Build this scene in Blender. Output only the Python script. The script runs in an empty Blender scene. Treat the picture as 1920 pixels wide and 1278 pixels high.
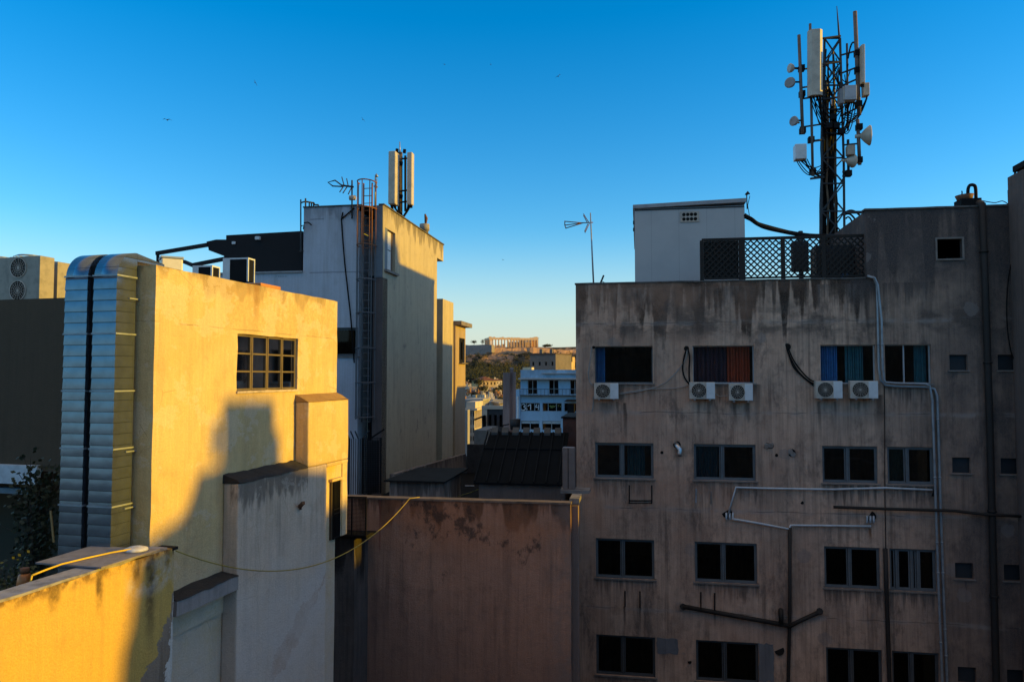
import bpy, bmesh, math, random
from mathutils import Vector, Matrix, noise as mnoise
R = math.radians
sc = bpy.context.scene
COL = sc.collection
FPX, PITCH, CZ = 1420.0, R(2.661), 24.0     # focal length in photo pixels, camera tilt, eye height

# ---------------------------------------------------------------- camera
cd = bpy.data.cameras.new('camera'); cam = bpy.data.objects.new('camera', cd); COL.objects.link(cam)
cd.sensor_width = 36; cd.lens = FPX / 1920 * 36; cd.clip_end = 9000; cd.clip_start = .1
cam.location = (0, 0, CZ); cam.rotation_euler = (R(90) + PITCH, 0, 0)
sc.camera = cam

# ---------------------------------------------------------------- sky and sun
SUN_EL, SUN_AZ = R(9), R(-4)                # azimuth measured from +X towards +Y
SUNV = Vector((math.cos(SUN_EL) * math.cos(SUN_AZ), math.cos(SUN_EL) * math.sin(SUN_AZ), math.sin(SUN_EL)))
w = bpy.data.worlds.new('World'); sc.world = w; w.use_nodes = True
nt = w.node_tree; bg = nt.nodes['Background']
sky = nt.nodes.new('ShaderNodeTexSky'); sky.sky_type = 'NISHITA'; sky.sun_disc = False
sky.sun_elevation = SUN_EL; sky.sun_rotation = R(90) - SUN_AZ
sky.altitude = 0; sky.air_density = 1.1; sky.dust_density = 0.1; sky.ozone_density = 3.5
hs = nt.nodes.new('ShaderNodeHueSaturation'); hs.inputs['Saturation'].default_value = 1.33
hs.inputs['Hue'].default_value = .503
nt.links.new(sky.outputs[0], hs.inputs['Color'])
tcn = nt.nodes.new('ShaderNodeTexCoord'); sxy = nt.nodes.new('ShaderNodeSeparateXYZ'); nt.links.new(tcn.outputs['Generated'], sxy.inputs[0])
mrn = nt.nodes.new('ShaderNodeMapRange'); mrn.interpolation_type = 'SMOOTHSTEP'   # pale moist air low over the horizon
mrn.inputs[1].default_value = -.02; mrn.inputs[2].default_value = .2; mrn.inputs[3].default_value = .85; mrn.inputs[4].default_value = 0
nt.links.new(sxy.outputs[2], mrn.inputs[0])
mxn = nt.nodes.new('ShaderNodeMix'); mxn.data_type = 'RGBA'; nt.links.new(mrn.outputs[0], mxn.inputs[0]); nt.links.new(hs.outputs[0], mxn.inputs[6])
mry = nt.nodes.new('ShaderNodeMapRange'); mry.interpolation_type = 'SMOOTHSTEP'   # haze behind the camera tinted blue to cool the shaded fronts
mry.inputs[1].default_value = -.35; mry.inputs[2].default_value = .55; nt.links.new(sxy.outputs[1], mry.inputs[0])
hzc = nt.nodes.new('ShaderNodeMix'); hzc.data_type = 'RGBA'; nt.links.new(mry.outputs[0], hzc.inputs[0])
hzc.inputs[6].default_value = (.95, 1.5, 2.35, 1); hzc.inputs[7].default_value = (2.2, 2.3, 2.3, 1)
mrx = nt.nodes.new('ShaderNodeMapRange'); mrx.interpolation_type = 'SMOOTHSTEP'   # warm glow round the low sun, right of the picture
mrx.inputs[1].default_value = .64; mrx.inputs[2].default_value = .95; nt.links.new(sxy.outputs[0], mrx.inputs[0])
hzs = nt.nodes.new('ShaderNodeMix'); hzs.data_type = 'RGBA'; nt.links.new(mrx.outputs[0], hzs.inputs[0]); nt.links.new(hzc.outputs[2], hzs.inputs[6])
hzs.inputs[7].default_value = (5.2, 3.0, 2.1, 1)
nt.links.new(hzs.outputs[2], mxn.inputs[7])
mrz = nt.nodes.new('ShaderNodeMapRange'); mrz.interpolation_type = 'SMOOTHSTEP'   # unseen zenith tinted warm as fill light for shaded walls
mrz.inputs[1].default_value = .46; mrz.inputs[2].default_value = .75; mrz.inputs[4].default_value = .8; nt.links.new(sxy.outputs[2], mrz.inputs[0])
mzn = nt.nodes.new('ShaderNodeMix'); mzn.data_type = 'RGBA'; nt.links.new(mrz.outputs[0], mzn.inputs[0]); nt.links.new(mxn.outputs[2], mzn.inputs[6])
mzn.inputs[7].default_value = (2.45, 1.98, 1.4, 1)
nt.links.new(mzn.outputs[2], bg.inputs[0])
bg.inputs[1].default_value = 0.15
sl = bpy.data.lights.new('sun', 'SUN'); so = bpy.data.objects.new('sun', sl); COL.objects.link(so)
sl.energy = 3.0; sl.angle = R(1.0); sl.color = (1, .6, .01)
so.rotation_euler = SUNV.to_track_quat('Z', 'Y').to_euler()
vs = sc.view_settings; sc.display_settings.display_device = 'sRGB'
vs.view_transform = 'Standard'; vs.look = 'None'; vs.exposure = 1.02; vs.gamma = 1
sc.cycles.max_bounces = 8; sc.cycles.transparent_max_bounces = 12

# ---------------------------------------------------------------- measuring helpers
def ray(px, py):
    x, y = (px - 960) / FPX, (639 - py) / FPX
    return Vector((x, math.cos(PITCH) - y * math.sin(PITCH), math.sin(PITCH) + y * math.cos(PITCH)))
CAM = Vector((0, 0, CZ))
def atY(px, py, Y):
    d = ray(px, py); return CAM + d * (Y / d.y)
def atZ(px, py, z):
    d = ray(px, py); return CAM + d * ((z - CZ) / d.z)
class Fr:
    """A facade's own axes: s along it, n out of it, z up."""
    def __init__(s, px, Y, th, side=False):
        t = R(th)
        s.th = t
        s.O = atY(px, 705, Y); s.O.z = 0
        if side: s.d = Vector((math.sin(t), math.cos(t), 0)); s.n = Vector((math.cos(t), -math.sin(t), 0))
        else: s.d = Vector((math.cos(t), -math.sin(t), 0)); s.n = Vector((-math.sin(t), -math.cos(t), 0))
    def P(s, a, n, z): return s.O + s.d * a + s.n * n + Vector((0, 0, z))
    def W(s, px, py, n=0):
        d = ray(px, py); o = s.O + s.n * n
        return CAM + d * ((o - CAM).dot(s.n) / d.dot(s.n))
    def hit(s, px, py, n=0):
        p = s.W(px, py, n); return (p - s.O).dot(s.d), p.z
    def S(s, px, py=705, n=0): return s.hit(px, py, n)[0]
    def Z(s, px, py, n=0): return s.hit(px, py, n)[1]
class LF:                                   # local axes for things built once and copied
    def P(s, a, n, z): return Vector((a, -n, z))
L0 = LF()

# ---------------------------------------------------------------- mesh builder
class MB:
    def __init__(s): s.v, s.f, s.sm, s.cut = [], [], [], []
    def face(s, pts, sm=False):
        i = len(s.v); s.v += [tuple(p) for p in pts]; s.f.append(tuple(range(i, i + len(pts)))); s.sm.append(sm)
    def hexa(s, p):
        s.cut.append((len(s.v), len(s.f)))
        for q in ((0, 3, 2, 1), (4, 5, 6, 7), (0, 1, 5, 4), (1, 2, 6, 5), (2, 3, 7, 6), (3, 0, 4, 7)):
            s.face([p[k] for k in q])
        return s
    def box(s, F, s0, s1, n0, n1, z0, z1):
        return s.hexa([F.P(s0, n0, z0), F.P(s1, n0, z0), F.P(s1, n1, z0), F.P(s0, n1, z0),
                       F.P(s0, n0, z1), F.P(s1, n0, z1), F.P(s1, n1, z1), F.P(s0, n1, z1)])
    def beam(s, a, b, w, h=None, up=None):
        a, b = Vector(a), Vector(b); h = h or w; t = (b - a).normalized()
        u = Vector(up) if up else (Vector((0, 0, 1)) if abs(t.z) < .9 else Vector((0, 1, 0)))
        x = t.cross(u).normalized() * (w / 2); y = x.cross(t).normalized() * (h / 2)
        return s.hexa([a - x - y, a + x - y, a + x + y, a - x + y, b - x - y, b + x - y, b + x + y, b - x + y])
    def tube(s, pts, r, seg=8, cap=True):
        s.cut.append((len(s.v), len(s.f)))
        pts = [Vector(p) for p in pts]; n = len(pts)
        rr = r if isinstance(r, (list, tuple)) else [r] * n
        t0 = (pts[1] - pts[0]).normalized()
        x = t0.orthogonal().normalized(); rings = []
        for i in range(n):
            if i == 0: t = t0
            elif i == n - 1: t = (pts[i] - pts[i - 1]).normalized()
            else:
                t = (pts[i + 1] - pts[i]).normalized() + (pts[i] - pts[i - 1]).normalized()
                t = t.normalized() if t.length > 1e-6 else t0
            x = x - t * x.dot(t)
            x = x.normalized() if x.length > 1e-6 else t.orthogonal().normalized()
            y = t.cross(x)
            rings.append([pts[i] + (x * math.cos(2 * math.pi * k / seg) + y * math.sin(2 * math.pi * k / seg)) * rr[i] for k in range(seg)])
        b = len(s.v)
        for g in rings: s.v += [tuple(p) for p in g]
        for i in range(n - 1):
            for k in range(seg):
                s.f.append((b + i * seg + k, b + i * seg + (k + 1) % seg, b + (i + 1) * seg + (k + 1) % seg, b + (i + 1) * seg + k)); s.sm.append(seg > 5)
        if cap:
            s.f.append(tuple(b + k for k in range(seg))[::-1]); s.sm.append(False)
            s.f.append(tuple(b + (n - 1) * seg + k for k in range(seg))); s.sm.append(False)
        return s
    def disc(s, c, nrm, r, seg=16):
        c = Vector(c); nrm = Vector(nrm).normalized(); x = nrm.orthogonal().normalized(); y = nrm.cross(x)
        s.face([c + (x * math.cos(2 * math.pi * k / seg) + y * math.sin(2 * math.pi * k / seg)) * r for k in range(seg)]); return s
    def ring(s, c, nrm, r, rt, seg=20, ts=6):
        c = Vector(c); nrm = Vector(nrm).normalized(); x = nrm.orthogonal().normalized(); y = nrm.cross(x)
        s.tube([c + (x * math.cos(2 * math.pi * k / seg) + y * math.sin(2 * math.pi * k / seg)) * r for k in range(seg + 1)], rt, ts, False); return s
    def prism(s, F, poly, n0, n1):
        """poly is a list of (s, z), pulled from n0 to n1."""
        a = [F.P(p[0], n0, p[1]) for p in poly]; b = [F.P(p[0], n1, p[1]) for p in poly]; m = len(poly)
        s.face(a[::-1]); s.face(b)
        for i in range(m): s.face([a[i], a[(i + 1) % m], b[(i + 1) % m], b[i]])
        return s
    def wall(s, F, s0, s1, z0, z1, n, holes=(), depth=.15):
        ss = sorted({s0, s1, *[h[0] for h in holes], *[h[1] for h in holes]})
        zz = sorted({z0, z1, *[h[2] for h in holes], *[h[3] for h in holes]})
        ss = [q for q in ss if s0 <= q <= s1]; zz = [q for q in zz if z0 <= q <= z1]
        for i in range(len(ss) - 1):
            for j in range(len(zz) - 1):
                a, b, c, e = ss[i], ss[i + 1], zz[j], zz[j + 1]; m = ((a + b) / 2, (c + e) / 2)
                if any(h[0] < m[0] < h[1] and h[2] < m[1] < h[3] for h in holes): continue
                s.face([F.P(a, n, c), F.P(b, n, c), F.P(b, n, e), F.P(a, n, e)])
        for h in holes:
            a, b, c, e = h
            if c >= z1 or e <= z0: continue
            for p, q in (((a, c), (b, c)), ((b, c), (b, e)), ((b, e), (a, e)), ((a, e), (a, c))):
                s.face([F.P(p[0], n, p[1]), F.P(p[0], n - depth, p[1]), F.P(q[0], n - depth, q[1]), F.P(q[0], n, q[1])])
        return s
    def each(s, name, mat, parent=None, bevel=0, local=False):
        """Every bar, tube or box of the builder as an object of its own."""
        c = s.cut + [(len(s.v), len(s.f))]; out = []
        for (v0, f0), (v1, f1) in zip(c, c[1:]):
            m = MB(); m.v = s.v[v0:v1]; m.f = [tuple(i - v0 for i in q) for q in s.f[f0:f1]]; m.sm = s.sm[f0:f1]; out.append(m.build(name, mat, parent, bevel, local))
        return out
    def build(s, name, mat, parent=None, bevel=0, local=False, rough=None, smooth=False, root=None):
        me = bpy.data.meshes.new(name)
        v = s.v; loc = Vector((0, 0, 0))
        if parent is None and not local and v:
            xs = [p[0] for p in v]; ys = [p[1] for p in v]; zs = [p[2] for p in v]
            loc = Vector(((min(xs) + max(xs)) / 2, (min(ys) + max(ys)) / 2, min(zs)))
        me.from_pydata([tuple(Vector(p) - loc) for p in v], [], s.f)
        for p, q in zip(me.polygons, s.sm): p.use_smooth = q or smooth
        bm = bmesh.new(); bm.from_mesh(me)
        bmesh.ops.remove_doubles(bm, verts=bm.verts, dist=1e-4)
        bmesh.ops.recalc_face_normals(bm, faces=bm.faces)
        if rough:
            step, amp, fr = rough
            for _ in range(9):
                es = [e for e in bm.edges if e.calc_length() > step * 1.6]
                if not es: break
                bmesh.ops.subdivide_edges(bm, edges=es, cuts=1, use_grid_fill=True)
            bmesh.ops.triangulate(bm, faces=[f for f in bm.faces if len(f.verts) > 4])
            for vv in bm.verts:
                q = vv.co + loc
                vv.co += (mnoise.noise_vector(q * fr) + .6 * mnoise.noise_vector(q * fr * 3.1)) * amp
        bm.to_mesh(me); bm.free()
        me.materials.append(mat)
        o = bpy.data.objects.new(name, me); COL.objects.link(o); o.location = loc
        if parent is not None:
            o.parent = parent
            if not local and parent.type == 'EMPTY': o.matrix_parent_inverse = Matrix.Translation(-parent.location)
            elif not local and parent.parent is None and parent.type == 'MESH': o.matrix_parent_inverse = Matrix.Translation(-parent.location)
        if bevel:
            m = o.modifiers.new('bevel', 'BEVEL'); m.width = bevel; m.segments = 2; m.limit_method = 'ANGLE'; m.angle_limit = R(40)
        return o

def tag(o, label=None, cat=None, group=None, kind=None):
    if label: o['label'] = label
    if cat: o['category'] = cat
    if group: o['group'] = group
    if kind: o['kind'] = kind
    return o
def thing(name, label, cat, loc=(0, 0, 0), rz=0, group=None):
    o = bpy.data.objects.new(name, None); COL.objects.link(o); o.empty_display_size = .2
    o.location = loc; o.rotation_euler = (0, 0, rz)
    return tag(o, label, cat, group)
def copy_tree(o, parent=None):
    c = o.copy(); COL.objects.link(c)
    if parent is not None: c.parent = parent
    for ch in [q for q in bpy.data.objects if q.parent == o]: copy_tree(ch, c)
    return c

# ---------------------------------------------------------------- materials
class NT:
    def __init__(s, name):
        s.m = bpy.data.materials.new(name); s.m.use_nodes = True; s.t = s.m.node_tree
        s.b = s.t.nodes['Principled BSDF']; s.out = s.t.nodes['Material Output']
        s.pos = s.N('ShaderNodeNewGeometry').outputs['Position']
    def N(s, t): return s.t.nodes.new(t)
    def put(s, sock, v):
        if isinstance(v, bpy.types.NodeSocket): s.t.links.new(v, sock)
        else: sock.default_value = v
    def math(s, op, a, b=None, clamp=False):
        n = s.N('ShaderNodeMath'); n.operation = op; n.use_clamp = clamp; s.put(n.inputs[0], a)
        if b is not None: s.put(n.inputs[1], b)
        return n.outputs[0]
    def mul(s, a, b): return s.math('MULTIPLY', a, b)
    def add(s, a, b): return s.math('ADD', a, b)
    def vmul(s, v, k):
        n = s.N('ShaderNodeVectorMath'); n.operation = 'MULTIPLY'; s.put(n.inputs[0], v); n.inputs[1].default_value = k; return n.outputs[0]
    def dot(s, v, k):
        n = s.N('ShaderNodeVectorMath'); n.operation = 'DOT_PRODUCT'; s.put(n.inputs[0], v); n.inputs[1].default_value = k; return n.outputs['Value']
    def noise(s, v, scale, det=4, ro=.6, dist=0):
        n = s.N('ShaderNodeTexNoise'); s.put(n.inputs['Vector'], v); n.inputs['Scale'].default_value = scale
        n.inputs['Detail'].default_value = det; n.inputs['Roughness'].default_value = ro; n.inputs['Distortion'].default_value = dist
        return n.outputs[0]
    def vor(s, v, scale, feat='F1'):
        n = s.N('ShaderNodeTexVoronoi'); n.feature = feat; s.put(n.inputs['Vector'], v); n.inputs['Scale'].default_value = scale
        return n.outputs['Distance']
    def mr(s, f, a, b, c=0.0, d=1.0, smooth=True):
        n = s.N('ShaderNodeMapRange'); n.interpolation_type = 'SMOOTHSTEP' if smooth else 'LINEAR'
        s.put(n.inputs[0], f); n.inputs[1].default_value = a; n.inputs[2].default_value = b; n.inputs[3].default_value = c; n.inputs[4].default_value = d
        return n.outputs[0]
    def mix(s, f, a, b, mode='MIX'):
        n = s.N('ShaderNodeMix'); n.data_type = 'RGBA'; n.blend_type = mode; s.put(n.inputs[0], f)
        for k, q in ((6, a), (7, b)): s.put(n.inputs[k], (*q, 1) if isinstance(q, tuple) and len(q) == 3 else q)
        return n.outputs[2]
    def z(s):
        n = s.N('ShaderNodeSeparateXYZ'); s.put(n.inputs[0], s.pos); return n.outputs[2]
    def bump(s, h, st=.3, dist=.02):
        n = s.N('ShaderNodeBump'); n.inputs['Strength'].default_value = st; n.inputs['Distance'].default_value = dist
        s.put(n.inputs['Height'], h); s.put(s.b.inputs['Normal'], n.outputs[0])
    def band(s, f, a, b, e=.04):
        """1 between a and b with soft ends."""
        return s.mul(s.mr(f, a - e, a + e), s.mr(f, b - e, b + e, 1.0, 0.0))
    def done(s, col, rough=.85, metal=0.0, spec=.3):
        s.put(s.b.inputs['Base Color'], (*col, 1) if isinstance(col, tuple) and len(col) == 3 else col)
        s.put(s.b.inputs['Roughness'], rough); s.b.inputs['Metallic'].default_value = metal
        s.b.inputs['Specular IOR Level'].default_value = spec
        return s.m

def simple(name, col, rough=.6, metal=0.0, var=.25, scale=4, spec=.4, dirt=None, bump=0):
    m = NT(name); f = m.noise(m.pos, scale, 5, .65)
    d = dirt or tuple(c * .45 for c in col)
    c = m.mix(m.mul(m.mr(f, .4, .75), var * 2), col, d)
    if bump: m.bump(m.noise(m.pos, 60, 3), bump, .01)
    return m.done(c, rough, metal, spec)

def plaster(name, base, alt, dirt, drips=(), drip_amt=.8, streak=.35, grain=.5, blotch=.5, custom=None, drip_freq=5, dmask=None):
    """Weathered render: large blotches, vertical wash streaks, drips hanging below the given heights."""
    m = NT(name)
    big = m.noise(m.pos, .55, 5, .65)
    med = m.noise(m.pos, 2.6, 6, .7)
    fine = m.noise(m.pos, 38, 4, .7)
    c = m.mix(m.mul(m.mr(big, .38, .66), blotch), base, alt)
    c = m.mix(m.mul(m.mr(med, .48, .72), .45 * blotch), c, dirt)
    st = m.noise(m.vmul(m.pos, (drip_freq, drip_freq, .22)), 1.0, 5, .6)
    c = m.mix(m.mul(m.mr(st, .5, .72), streak), c, dirt)
    s3 = m.noise(m.vmul(m.pos, (17, 17, .55)), 1.0, 4, .65); s4 = m.noise(m.vmul(m.pos, (1.7, 1.7, .35)), 1.0, 5, .65)
    c = m.mix(m.mul(m.mr(s3, .5, .68), streak * .55), c, dirt); c = m.mix(m.mul(m.mr(s3, .5, .34), streak * .35), c, tuple(min(1, q * 1.45) for q in base))
    c = m.mix(m.mul(m.mr(s4, .52, .68), streak * .7), c, tuple(q * .8 for q in dirt))
    z = m.z()
    for di, (zt, ln) in enumerate(drips):
        dm = dmask(m, di) if dmask else 1.0
        for fq, am, lk in ((drip_freq * .42, drip_amt, 1.0), (drip_freq * 1.3, drip_amt * .7, .55)):
            L_ = m.mr(m.noise(m.vmul(m.pos, (fq, fq, .03)), 1.0, 2, .5), .42, .62, 0, 1, False)
            wob = m.mul(m.math('SUBTRACT', m.noise(m.pos, 5, 4, .7), .5), .5 * ln)
            d = m.math('SUBTRACT', m.add(z, wob), m.math('SUBTRACT', zt, m.mul(L_, ln * lk)))
            k = m.mul(m.mul(m.mr(d, -.12 * ln, .22 * ln), m.mr(L_, .02, .2)), m.math('LESS_THAN', z, zt + .3))
            c = m.mix(m.mul(m.mul(k, am), dm), c, tuple(q * .16 for q in dirt))
    if custom: c = custom(m, c)
    c = m.mix(m.mr(fine, .3, .7, .0, .28), c, tuple(q * .5 for q in base))
    m.bump(m.add(m.mul(fine, .6), m.mul(m.noise(m.pos, 9, 4, .6), .5)), grain, .03)
    return m.done(c, .92, 0, .15)

def glass(name, tint=(.35, .4, .42), refl=1.0):
    m = bpy.data.materials.new(name); m.use_nodes = True; t = m.node_tree; t.nodes.clear()
    o = t.nodes.new('ShaderNodeOutputMaterial'); mx = t.nodes.new('ShaderNodeMixShader')
    tr = t.nodes.new('ShaderNodeBsdfTransparent'); tr.inputs[0].default_value = (*tint, 1)
    gl = t.nodes.new('ShaderNodeBsdfGlossy'); gl.inputs['Roughness'].default_value = .04
    gl.inputs[0].default_value = (refl, refl, refl, 1)
    fr = t.nodes.new('ShaderNodeFresnel'); fr.inputs[0].default_value = 1.5
    t.links.new(fr.outputs[0], mx.inputs[0]); t.links.new(tr.outputs[0], mx.inputs[1]); t.links.new(gl.outputs[0], mx.inputs[2])
    t.links.new(mx.outputs[0], o.inputs[0]); return m

ALU = simple('grey aluminium', (.12, .135, .145), .5, 0, .2)
ALUD = simple('dark aluminium', (.07, .075, .08), .5, 0, .2)
ALUL = simple('weathered light metal', (.34, .36, .38), .5, 0, .2)
GLASS = glass('window glass', (.5, .54, .55))
CLEAR = glass('clear glass', (.9, .93, .94), .6)
DARKGLASS = glass('dirty glass', (.22, .24, .25), .4)
BLACK = simple('black painted steel', (.012, .012, .013), .7, 0, .2, 4, .08)
STEEL = simple('dark galvanised steel', (.04, .042, .046), .6, .2, .3, 4, .2)
GALV = simple('galvanised pipe', (.3, .33, .36), .45, .4, .3)
RUST = simple('rusty steel', (.17, .07, .03), .8, 0, .4, 9, dirt=(.05, .03, .025))
ACW = simple('off white appliance plastic', (.5, .44, .37), .5, 0, .35, 7, dirt=(.25, .2, .16))
ACP = simple('pale painted panel', (.6, .62, .63), .4, 0, .15)
GRILL = simple('dark grille', (.014, .012, .011), .8, 0, .2, 4, .1)
ANT = simple('antenna radome', (.5, .44, .35), .5, 0, .25, 3)
ANTB = simple('antenna back', (.42, .32, .17), .6, 0, .3)
SILL = simple('stone sill', (.2, .17, .15), .8, 0, .4)
PVC = simple('white plastic pipe', (.5, .53, .56), .4, 0, .25)
PIPEB = simple('blackened drain pipe', (.018, .014, .012), .7, 0, .3)
CABLE = simple('black cable', (.01, .01, .01), .8, 0, .2, 4, .08)
CABW = simple('grey cable', (.28, .26, .24), .6)
YHOSE = simple('yellow hose', (.62, .42, .03), .5, 0, .1)
CURB = simple('blue curtain', (.04, .2, .45), .9, 0, .3, 6)
CURT = simple('teal curtain', (.03, .16, .2), .9, 0, .3, 6)
CURR = simple('red curtain', (.34, .055, .02), .9, 0, .3, 6)
CURD = simple('dark purple curtain', (.04, .018, .03), .9, 0, .3, 6)
CURG = simple('green blind', (.12, .17, .12), .9, 0, .3, 6)
COPE = simple('dirty coping', (.1, .095, .09), .9, 0, .5, 5, dirt=(.03, .03, .03), bump=.4)
FOIL = simple('crumpled foil duct', (.55, .56, .58), .3, .9, .4, 14, bump=.6)
ROOFD = simple('dark sheet roof', (.02, .022, .024), .8, 0, .4, 2, .06)
CONC = simple('grey concrete', (.22, .2, .19), .9, 0, .5, 2)

# ---------------------------------------------------------------- windows and air conditioners
def window(F, par, s0, s1, z0, z1, n=0, rec=.07, fw=.05, cols=2, rows=1, fm=None, gm=None, sill=.05, curtains=(), sash=True, splits=None, sill_mat=None):
    fm = fm or ALU; gm = gm or GLASS
    b = MB(); nf = n - rec; fd = .06
    b.box(F, s0, s0 + fw, nf - fd, nf, z0, z1); b.box(F, s1 - fw, s1, nf - fd, nf, z0, z1)
    b.box(F, s0 + fw, s1 - fw, nf - fd, nf, z0, z0 + fw); b.box(F, s0 + fw, s1 - fw, nf - fd, nf, z1 - fw, z1)
    xs = [s0] + [s0 + (s1 - s0) * q for q in (splits if splits is not None else [i / cols for i in range(1, cols)])] + [s1]
    for i in range(1, len(xs) - 1):
        b.box(F, xs[i] - fw * .55, xs[i] + fw * .55, nf - fd - .002, nf + .004, z0 + fw, z1 - fw)
    if sash:
        for i in range(len(xs) - 1):
            o = -.012 if i % 2 else -.03; a, c, e = xs[i] + fw * .8, xs[i + 1] - fw * .8, fw * .7
            b.box(F, a, a + e, nf + o - .03, nf + o, z0 + fw, z1 - fw); b.box(F, c - e, c, nf + o - .03, nf + o, z0 + fw, z1 - fw)
            b.box(F, a + e, c - e, nf + o - .03, nf + o, z0 + fw, z0 + fw + e); b.box(F, a + e, c - e, nf + o - .03, nf + o, z1 - fw - e, z1 - fw)
    for j in range(1, rows):
        zz = z0 + (z1 - z0) * j / rows
        b.box(F, s0 + fw, s1 - fw, nf - fd + .004, nf - .004, zz - fw * .4, zz + fw * .4)
    wd = b.build('window', fm, par)
    g = MB(); g.face([F.P(s0 + fw, nf - fd * .6, z0 + fw), F.P(s1 - fw, nf - fd * .6, z0 + fw), F.P(s1 - fw, nf - fd * .6, z1 - fw), F.P(s0 + fw, nf - fd * .6, z1 - fw)])
    g.build('pane', gm, wd)
    if sill:
        MB().box(F, s0 - .06, s1 + .06, n - rec + .002, n + sill, z0 - .045, z0 - .003).build('sill', sill_mat or SILL, wd)
    for (a, c, mt) in curtains:
        cb = MB(); k = 60; x0, x1 = s0 + (s1 - s0) * a, s0 + (s1 - s0) * c; pp = []
        for i in range(k + 1):
            x = x0 + (x1 - x0) * i / k; wv = .05 * math.sin(i * .8 + a * 9) + .035 * math.sin(i * .37 + 2) * math.sin(i * .13)
            pp.append((x, nf - .2 + wv))
        for i in range(k):
            cb.face([F.P(*pp[i], z0 - .1), F.P(*pp[i + 1], z0 - .1), F.P(*pp[i + 1], z1 + .02), F.P(*pp[i], z1 + .02)], True)
        cb.build('curtain', mt, wd)
    return wd

def ac_unit(label, w=.74, h=.52, d=.28, fans=1, group=None, panel=True, brackets=True, name='air_conditioner', mat=None):
    """A split outdoor unit in its own axes: back at y=0, front at -d, bottom at z=0."""
    t = thing(name, label, 'air conditioner', group=group); L = L0
    MB().box(L, -w / 2, w / 2, 0, d, 0, h).build('casing', mat or ACW, t, .015, True)
    for k in range(fans):
        fh = h / fans; cz = fh * (k + .5); r = min(fh * .43, w * .3); cx = -w / 2 + r + w * .06
        c = L.P(cx, d + .004, cz)
        g = MB(); g.disc(c, (0, -1, 0), r, 28)
        g.build('fan_opening', GRILL, t, 0, True)
        g = MB(); c = L.P(cx, d + .014, cz)
        for q in (1.0, .78, .56, .34, .14): g.ring(c, (0, -1, 0), r * q, .0035 if q < 1 else .012, 28, 4)
        for q in range(8):
            a = q * math.pi / 8
            g.beam(c + Vector((math.cos(a) * r, 0, math.sin(a) * r)), c - Vector((math.cos(a) * r, 0, math.sin(a) * r)), .005)
        g.build('fan_grille', ACW, t, 0, True)
    if panel:
        MB().box(L, w * .16, w / 2 - .004, d + .001, d + .009, .012, h - .012).build('front_panel', ACP, t, .004, True)
    if brackets:
        for q in (-.3, .3):
            MB().box(L, w * q - .02, w * q + .02, .0, d + .03, -.04, -.002).build('bracket', GALV, t, 0, True)
    return t
def place(o, F, s, n, z):
    p = F.P(s, n, z); o.location = p; o.rotation_euler = (0, 0, math.atan2(F.d.y, F.d.x))
    return o

# ================================================================ ground
g = MB(); S_ = 6000
g.face([(-S_, -S_, 0), (S_, -S_, 0), (S_, S_, 0), (-S_, S_, 0)])
tag(g.build('ground', simple('asphalt ground', (.06, .058, .055), .95, 0, .4, .2)), kind='structure')

# ================================================================ right apartment block
FR = Fr(1080, 24.5, 9.5)
rz1 = FR.Z(1100, 533); sb = FR.S(1624, 460); rz2 = FR.Z(1640, 395); send = FR.S(1908, 700); RD = 16.5
rows = [(FR.Z(1117, 718), FR.Z(1117, 649)), (FR.Z(1117, 895), FR.Z(1117, 829)), (FR.Z(1117, 1082), FR.Z(1117, 1008)), (FR.Z(1117, 1263), FR.Z(1117, 1188))]
sills = [r[0] for r in rows]
colS = [(FR.S(1116, 860), FR.S(1225.5, 860)), (FR.S(1301, 866), FR.S(1417, 866)), (FR.S(1542, 870), FR.S(1646, 870)), (FR.S(1664, 872), FR.S(1751, 872))]
smS = [(FR.S(1785, 850), FR.S(1819, 850)), (FR.S(1876, 852), FR.S(1912, 852))]
dz = (rows[0][0] - rows[3][0]) / 3
for k in range(4, 7): rows.append((rows[0][0] - dz * k, rows[0][1] - dz * k))
rb_d, rb_O = FR.d, FR.O
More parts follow.
